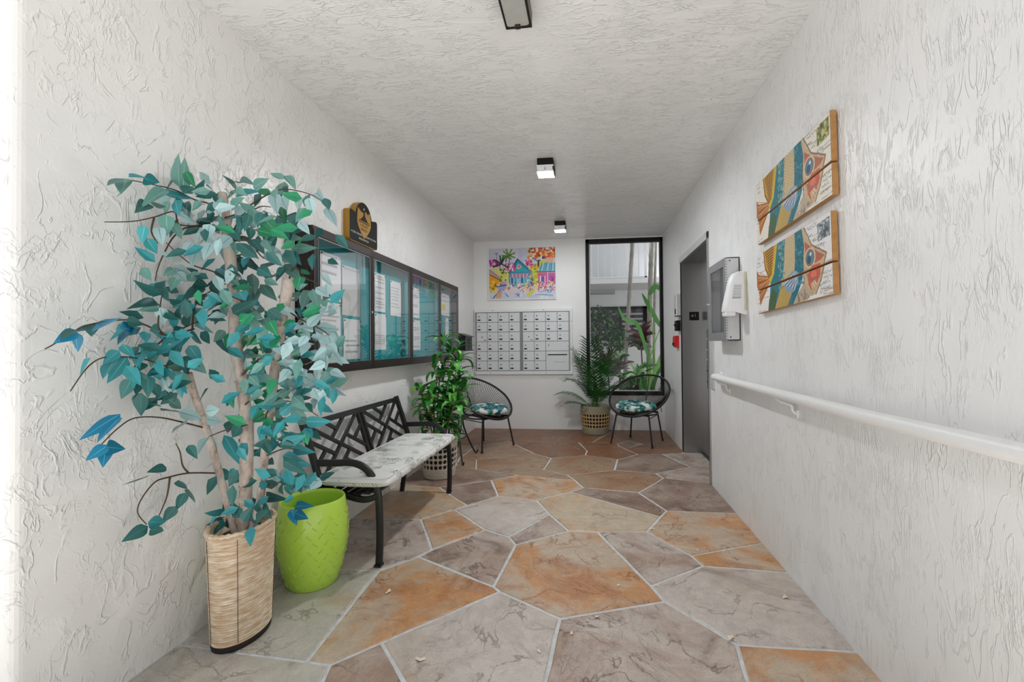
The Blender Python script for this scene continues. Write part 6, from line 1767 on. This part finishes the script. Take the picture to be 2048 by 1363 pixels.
# ---- black plant stand behind the leafy plant
ps = thing('plant_stand', (-1.40, 4.50, 0), 'black wire plant stand with curved scroll legs behind the leafy plant', 'plant stand')
obj('top_ring', MB().tube([(0.15 * math.cos(a), 0.15 * math.sin(a), 0.42) for a in [2 * PI * k / 32 for k in range(32)]], 0.008, 8, closed=True), MT['black'], ps, smooth=True, local=True)
obj('top_tray', MB().lathe([(0.0001, 0.418), (0.148, 0.418), (0.148, 0.424), (0.0001, 0.424)], 32), MT['black'], ps, local=True)
for k in range(4):
    a = PI / 4 + k * PI / 2
    sxy = (0.165, 0.25) if math.cos(a) > 0 else (0.16, 0.25)
    ex, ey = math.copysign(sxy[0], math.cos(a)), math.copysign(sxy[1], math.sin(a))
    pts = [(0.10 * math.cos(a), 0.10 * math.sin(a), 0.42), (0.11 * math.cos(a), 0.12 * math.sin(a), 0.32), (ex * 0.62, ey * 0.55, 0.2), (ex * 0.82, ey * 0.8, 0.08), (ex * 0.97, ey * 0.97, 0.012), (ex * 1.06, ey * 1.06, 0.014), (ex * 1.08, ey * 1.08, 0.034)]
    obj('leg', MB().tube(smooth_path(pts, 5), 0.0085, 8), MT['black'], ps, smooth=True, local=True)
obj('lower_ring', MB().tube([(0.125 * math.cos(a), 0.16 * math.sin(a), 0.225) for a in [2 * PI * k / 32 for k in range(32)]], 0.006, 8, closed=True), MT['black'], ps, smooth=True, local=True)

# ================================================================== STRING CHAIRS
def string_chair(label, loc, rz):
    t = thing('string_chair', loc, label, 'chair', 'black string lounge chairs', rz)
    def rimp(a):
        s_ = math.sin(a)
        return Vector((0.352 * math.cos(a), 0.015 + (0.30 if s_ < 0 else 0.33) * s_, 0.555 + 0.215 * s_ + 0.035 * (s_ * s_ - 1) * -0.2))
    def ringp(a):
        return Vector((0.155 * math.cos(a), 0.17 + 0.045 * math.sin(a), 0.392 + 0.05 * math.sin(a)))
    N = 64
    obj('outer_hoop', MB().tube([rimp(2 * PI * k / N) for k in range(N)], 0.0125, 8, closed=True), MT['blackwire'], t, smooth=True, local=True)
    obj('inner_hoop', MB().tube([ringp(2 * PI * k / 40) for k in range(40)], 0.008, 8, closed=True), MT['blackwire'], t, smooth=True, local=True)
    mb = MB()
    NC = 92
    for k in range(NC):
        a = 2 * PI * k / NC
        p, q = rimp(a), ringp(a)
        mid = (p + q) / 2 + Vector((0, 0, -0.012))
        mb.tube([p, mid, q], 0.0032, 5)
    c_ = obj('stretched_cords', mb, MT['blackwire'], t, local=True)
    c_['kind'] = 'stuff'
    feet = ((-0.25, -0.225), (0.25, -0.225), (0.205, 0.225), (-0.205, 0.225))
    for (x, y) in feet:
        tx, ty = x * 0.80, y * 0.82 + 0.0
        obj('leg', MB().tube(smooth_path([(tx * 0.55, ty * 0.9, 0.345), (tx * 0.93, ty, 0.345), (tx, ty * 1.0, 0.32), (x, y, 0.006)], 5), 0.0095, 8), MT['black'], t, smooth=True, local=True)
        f_ = obj('foot', MB().lathe([(0.0001, 0.0), (0.012, 0.0), (0.012, 0.012), (0.009, 0.02)], 10), MT['blackwire'], t, local=True)
        f_.location = (x, y, 0)
    obj('support_ring', MB().tube([(0.215 * math.cos(a), 0.20 * math.sin(a), 0.345) for a in [2 * PI * k / 36 for k in range(36)]], 0.008, 7, closed=True), MT['black'], t, smooth=True, local=True)
    for sg_ in (-1, 1):
        obj('side_brace', MB().tube([(sg_ * 0.208, -0.19, 0.318), (sg_ * 0.172, 0.19, 0.318)], 0.005, 6), MT['black'], t, local=True)
    obj('spine', MB().tube(smooth_path([(0, -0.19, 0.345), (0, 0.10, 0.352), (0, 0.215, 0.44), tuple(rimp(PI / 2))], 5), 0.007, 7), MT['black'], t, smooth=True, local=True)
    return t


def leaf_cushion(label, loc, rz, seed):
    cv = Canvas(150, 150, (226, 228, 224), seed)
    r = cv.r
    for _ in range(85):
        x, y, a = r.uniform(0, 1), r.uniform(0, 1), r.uniform(0, 2 * PI)
        L, w_ = r.uniform(.16, .28), r.uniform(.05, .09)
        d = np.array([math.cos(a), math.sin(a)]); n_ = np.array([-d[1], d[0]]); p = np.array([x, y])
        cc_ = [(20, 96, 92), (34, 120, 108), (14, 66, 72), (60, 140, 128), (26, 84, 110)][r.randint(5)]
        cv.poly([tuple(p), tuple(p + d * L * .4 + n_ * w_), tuple(p + d * L), tuple(p + d * L * .4 - n_ * w_)], cc_)
        for k in range(4):
            q = p + d * L * (.25 + .18 * k)
            cv.line(tuple(q), tuple(q + d * .03 + n_ * w_ * .7), .004, (180, 206, 196), .8)
    t = thing('leaf_print_cushion', loc, label, 'cushion', 'leaf print chair cushions', rz)
    nr, na = 30, 72
    th = np.linspace(0, 2 * np.pi, na)
    s_ = np.linspace(0, 1, nr * 2)
    P = np.zeros((nr * 2, na, 3)); Cc = np.zeros((nr * 2, na, 3))
    for i, q in enumerate(s_):
        ph_ = (q - 0.5) * np.pi
        rad_ = max(0.0, math.cos(ph_)) ** 0.45
        zz = math.copysign(abs(math.sin(ph_)) ** 0.75, ph_)
        wob = 1 + 0.03 * np.sin(5 * th + 1)
        P[i, :, 0] = 0.235 * rad_ * np.cos(th) * wob
        P[i, :, 1] = 0.195 * rad_ * np.sin(th) * wob
        P[i, :, 2] = 0.042 * zz * (1 + 0.12 * np.sin(3 * th)) * (1 if rad_ > .05 else .9) + 0.040 * (np.sin(th) * rad_) ** 2 * 0.0
        ux = np.clip(((P[i, :, 0] / 0.235 * (1 + 0.12 * (1 - zz))) * .42 + .5), 0, .999); uy = np.clip(((P[i, :, 1] / 0.195) * .42 + .5 + .05 * zz), 0, .999)
        Cc[i] = cv.a[(uy * 150).astype(int), (ux * 150).astype(int)]
    surf('pad', P, Cc, MT['fabric'], t, local=True)
    for sg_ in (-1, 1):
        obj('tie', MB().tube([(sg_ * 0.22, 0.10, 0.0), (sg_ * 0.25, 0.14, -0.03), (sg_ * 0.255, 0.15, -0.085)], 0.004, 5), MT['blackwire'], t, local=True)
    return t


def rot2(x, y, a):
    return x * math.cos(a) - y * math.sin(a), x * math.sin(a) + y * math.cos(a)


for (lab, lab2, loc, rz, sd_) in (
        ('black string chair with leaf cushion in the left back corner', 'teal leaf print cushion on the chair below the mailboxes', (-1.217, 5.06, 0), math.radians(57.3), 3),
        ('black string chair with leaf cushion in front of the window', 'teal leaf print cushion on the chair below the window', (0.556, 5.40, 0), math.radians(-28.7), 4)):
    string_chair(lab, loc, rz)
    dx, dy = rot2(0, -0.09, rz)
    c_ = leaf_cushion(lab2, (loc[0] + dx, loc[1] + dy, 0.438), rz, sd_)
    c_.rotation_euler = (0.10, 0, rz)

# ================================================================== PETALS ON THE FLOOR
MT['petal'] = simple('dried_cream_petal', srgb(236, 222, 196), 0.7, var=0.1)
pmsh = []
for k in range(3):
    mb = MB()
    n = 8
    mb.v.append((0, 0, 0.003))
    for i in range(n):
        a = 2 * PI * i / n
        r = 0.011 * (1 + 0.3 * math.sin(i * 2.3 + k))
        mb.v.append((r * 1.4 * math.cos(a), r * 0.7 * math.sin(a), 0.001 + 0.004 * math.sin(i * 1.7 + k) ** 2))
    for i in range(n):
        mb.face((0, 1 + i, 1 + (i + 1) % n))
    pmsh.append(mesh_of(mb, 'petal%d' % k, MT['petal'], smooth=True))
rn = random.Random(3)
for i, (x, y) in enumerate([(-0.956, 2.039), (0.366, 2.877), (0.302, 2.216), (0.122, 2.199), (0.533, 1.848), (0.016, 1.938), (-0.634, 1.612), (-0.205, 1.7), (-0.087, 1.818), (-0.324, 3.838), (0.122, 3.598), (0.341, 3.964), (0.627, 4.092), (-0.338, 2.985), (0.583, 2.61), (0.865, 2.167)]):
    s_ = 1.25 if i in (0, 1, 4, 6, 15) else 0.75
    o = link('petal', pmsh[i % 3], None, (x, y, 0.0006))
    o.rotation_euler = (0, 0, rn.uniform(0, 6.28)); o.scale = (s_, s_, s_)
    tag(o, 'small dried cream petal lying on the flagstone floor', 'petal', 'dried petals scattered on the floor')

# ================================================================== COURTYARD PLANTS
def trunk_palm(label, pts, r, fr=0):
    t = thing('slender_palm', (pts[0][0], pts[0][1], 0), label, 'tree', 'palm trunks in the courtyard')
    P = smooth_path(pts, 14)
    R = [r * (1 + 0.06 * (1 if i % 2 else -1)) for i in range(len(P))]
    obj('trunk', MB().tube(P, R, 12), MT['palmbark'], t, smooth=True)
    top = Vector(pts[-1]) - t.location
    for k in range(fr):
        frond(t, top, 2 * PI * k / 7 + r * 30, 1.5, 0.5, 1.5, GP['mid'], nl=30, ll=0.4)


MT['palmbark'] = simple('grey_ringed_palm_bark', srgb(150, 146, 138), 0.8, var=0.25, scale=14, bump=0.4)
trunk_palm('leaning slender grey palm trunk in middle of window view', [(0.54, 7.6, -0.05), (0.565, 7.6, 0.386), (0.589, 7.6, 1.05), (0.648, 7.6, 1.882), (0.717, 7.6, 2.881), (0.8, 7.6, 4.4)], 0.033)
trunk_palm('upright grey palm trunk near right edge of window', [(0.98, 7.9, -0.05), (1.004, 7.9, 1.215), (1.029, 7.9, 1.903), (1.067, 7.9, 2.938), (1.11, 7.9, 4.5)], 0.040)
trunk_palm('thin pale palm trunk close behind the upright trunk', [(1.10, 8.2, -0.05), (1.145, 8.2, 1.751), (1.178, 8.2, 3.003), (1.2, 8.2, 4.3)], 0.024, 8)


def big_leaf(parent, pts, wd, mat, name='leaf'):
    """long paddle leaf following a world polyline"""
    P = smooth_path(pts, 5)
    n = len(P)
    mb = MB()
    for i, p in enumerate(P):
        t = i / (n - 1)
        d = (P[min(i + 1, n - 1)] - P[max(i - 1, 0)]).normalized()
        s_ = d.cross(Vector((0, -1, 0.25))).normalized()
        u_ = s_.cross(d)
        hw = wd * (math.sin(PI * (0.04 + 0.95 * t) ** 0.8) ** 0.7)
        mb.v += [tuple(p - s_ * hw - u_ * hw * .25), tuple(p), tuple(p + s_ * hw - u_ * hw * .25)]
        if i:
            k = 3 * i
            mb.face((k - 3, k - 2, k + 1, k)); mb.face((k - 2, k - 1, k + 2, k + 1))
    return obj(name, mb, mat, parent, smooth=True)


hl = thing('heliconia_clump', (0.9, 7.1, 0), 'tall bright green heliconia clump outside right side of window', 'plant')
for pts, wd, mt in (([(0.90, 7.1, 0.9), (0.741, 7.15, 1.447), (0.548, 7.2, 1.545), (0.442, 7.2, 1.752)], 0.05, 'light'), ([(1.086, 7.1, 1.4), (0.923, 7.1, 1.711), (0.805, 7.1, 1.939)], 0.06, 'light'), ([(0.91, 7.0, 0.591), (1.065, 7.0, 0.938), (1.142, 7.0, 1.13)], 0.06, 'lime'),
                    ([(0.90, 7.0, 1.9), (1.0, 7.0, 2.03), (1.12, 7.0, 1.93)], 0.07, 'light'), ([(0.86, 7.0, 0.3), (0.8, 7.0, 0.62), (0.70, 7.0, 0.86)], 0.05, 'mid'), ([(0.9, 7.05, 0.3), (1.0, 7.0, 0.7), (1.15, 7.0, 0.85)], 0.06, 'mid'), ([(0.86, 7.0, 0.2), (0.88, 7.0, 0.6), (0.93, 7.0, 0.95)], 0.05, 'lime'), ([(0.8, 7.0, 0.2), (0.76, 7.0, 0.5), (0.74, 7.0, 0.75)], 0.045, 'light'), ([(0.95, 7.0, 0.2), (1.05, 7.0, 0.45), (1.2, 7.0, 0.6)], 0.05, 'lime')):
    big_leaf(hl, pts, wd * 0.62, GP[mt])
for pts in ([(0.80, 7.1, 0.0), (0.834, 7.1, 0.553), (0.953, 7.1, 1.054), (1.086, 7.1, 1.42)], [(0.82, 7.1, 0.0), (0.9, 7.1, 0.6), (0.92, 7.12, 0.9)], [(0.95, 7.05, 0.0), (0.98, 7.05, 0.9), (0.90, 7.0, 1.9)]):
    obj('stem', MB().tube(smooth_path(pts, 5), 0.009, 7), GP['lime'], hl, smooth=True)


def spike_clump(label, loc, n, L, mats, seed, spread=1.0, zc=0.0, name='cordyline', wd=0.028, stem=True):
    t = thing(name, loc, label, 'plant')
    r = random.Random(seed)
    for k in range(n):
        a = r.uniform(0, 2 * PI)
        e = r.uniform(0.1, 1.3) * spread
        l = L * r.uniform(.6, 1.1)
        c = Vector((loc[0] + r.uniform(-.03, .03), loc[1] + r.uniform(-.03, .03), zc + r.uniform(-.1, .1)))
        h = Vector((math.cos(a), math.sin(a), 0))
        p1 = c + (h * math.sin(e) + Vector((0, 0, math.cos(e)))) * l * .5
        p2 = p1 + (h * math.sin(e + .6) + Vector((0, 0, math.cos(e + .6)))) * l * .5
        big_leaf(t, [c, p1, p2], wd, GP[mats[r.randrange(len(mats))]])
    if stem:
        obj('stem', MB().tube([(loc[0], loc[1], 0), (loc[0] + .02, loc[1], zc * .6), (loc[0], loc[1], zc)], 0.012, 7), MT['twig'], t, smooth=True)
    return t


spike_clump('dark wine leaved cordyline beside the leaning palm trunk', (0.82, 7.45, 0), 26, 0.36, ['wine', 'wine', 'dark'], 5, zc=1.15)
spike_clump('low dark green strappy shrub behind the string chair', (0.62, 7.2, 0), 26, 0.42, ['dark', 'mid', 'dark'], 6, zc=0.45)
spike_clump('pale green strappy plant at the foot of the palms', (0.72, 7.0, 0), 18, 0.36, ['pale', 'light', 'mid'], 7, zc=0.62, wd=0.02)
spike_clump('dark leaved shrub outside behind the potted palm', (0.28, 7.4, 0), 30, 0.40, ['dark', 'mid', 'wine'], 8, zc=0.72)
spike_clump('reddish leaved plant low in the middle of the window', (0.46, 7.5, 0), 14, 0.30, ['wine', 'dark', 'pale'], 9, zc=0.82)


def leaf_bush(label, c, rx, rz_, n, mats, seed, s=0.06, name='courtyard_shrub'):
    t = thing(name, (c[0], c[1], 0), label, 'shrub')
    r = random.Random(seed)
    mb = MB()
    for k in range(n):
        a, b = r.uniform(0, 2 * PI), r.uniform(-1, 1)
        q = r.uniform(.55, 1) 
        p = Vector((c[0] + rx * q * math.cos(a) * math.sqrt(1 - b * b), c[1] + rx * .6 * q * math.sin(a) * math.sqrt(1 - b * b), c[2] + rz_ * q * b))
        u = Vector((r.uniform(-1, 1), r.uniform(-1, 1), r.uniform(-1, 1))).normalized() * s * r.uniform(.6, 1.2)
        v = u.cross(Vector((r.uniform(-1, 1), r.uniform(-1, 1), r.uniform(-1, 1)))).normalized() * s * .35
        mb.cur = r.randrange(len(mats))
        mb.quad(p - u, p + v, p + u, p - v)
    f_ = obj('foliage', mb, [GP[m] for m in mats], t)
    f_['kind'] = 'stuff'
    obj('stem', MB().tube([(c[0], c[1], -0.02), (c[0], c[1], c[2])], 0.02, 7), MT['twig'], t)


leaf_bush('dense dark green shrub standing in for trees reflected in courtyard window', (0.22, 9.75, 1.45), 0.42, 0.55, 900, ['dark', 'mid', 'pale', 'dark'], 3, 0.05)  # shrub added in place of the tree reflections in that window's glass
leaf_bush('smaller green shrub under the courtyard window', (0.62, 9.7, 1.25), 0.26, 0.26, 420, ['mid', 'light', 'dark'], 4, 0.05)
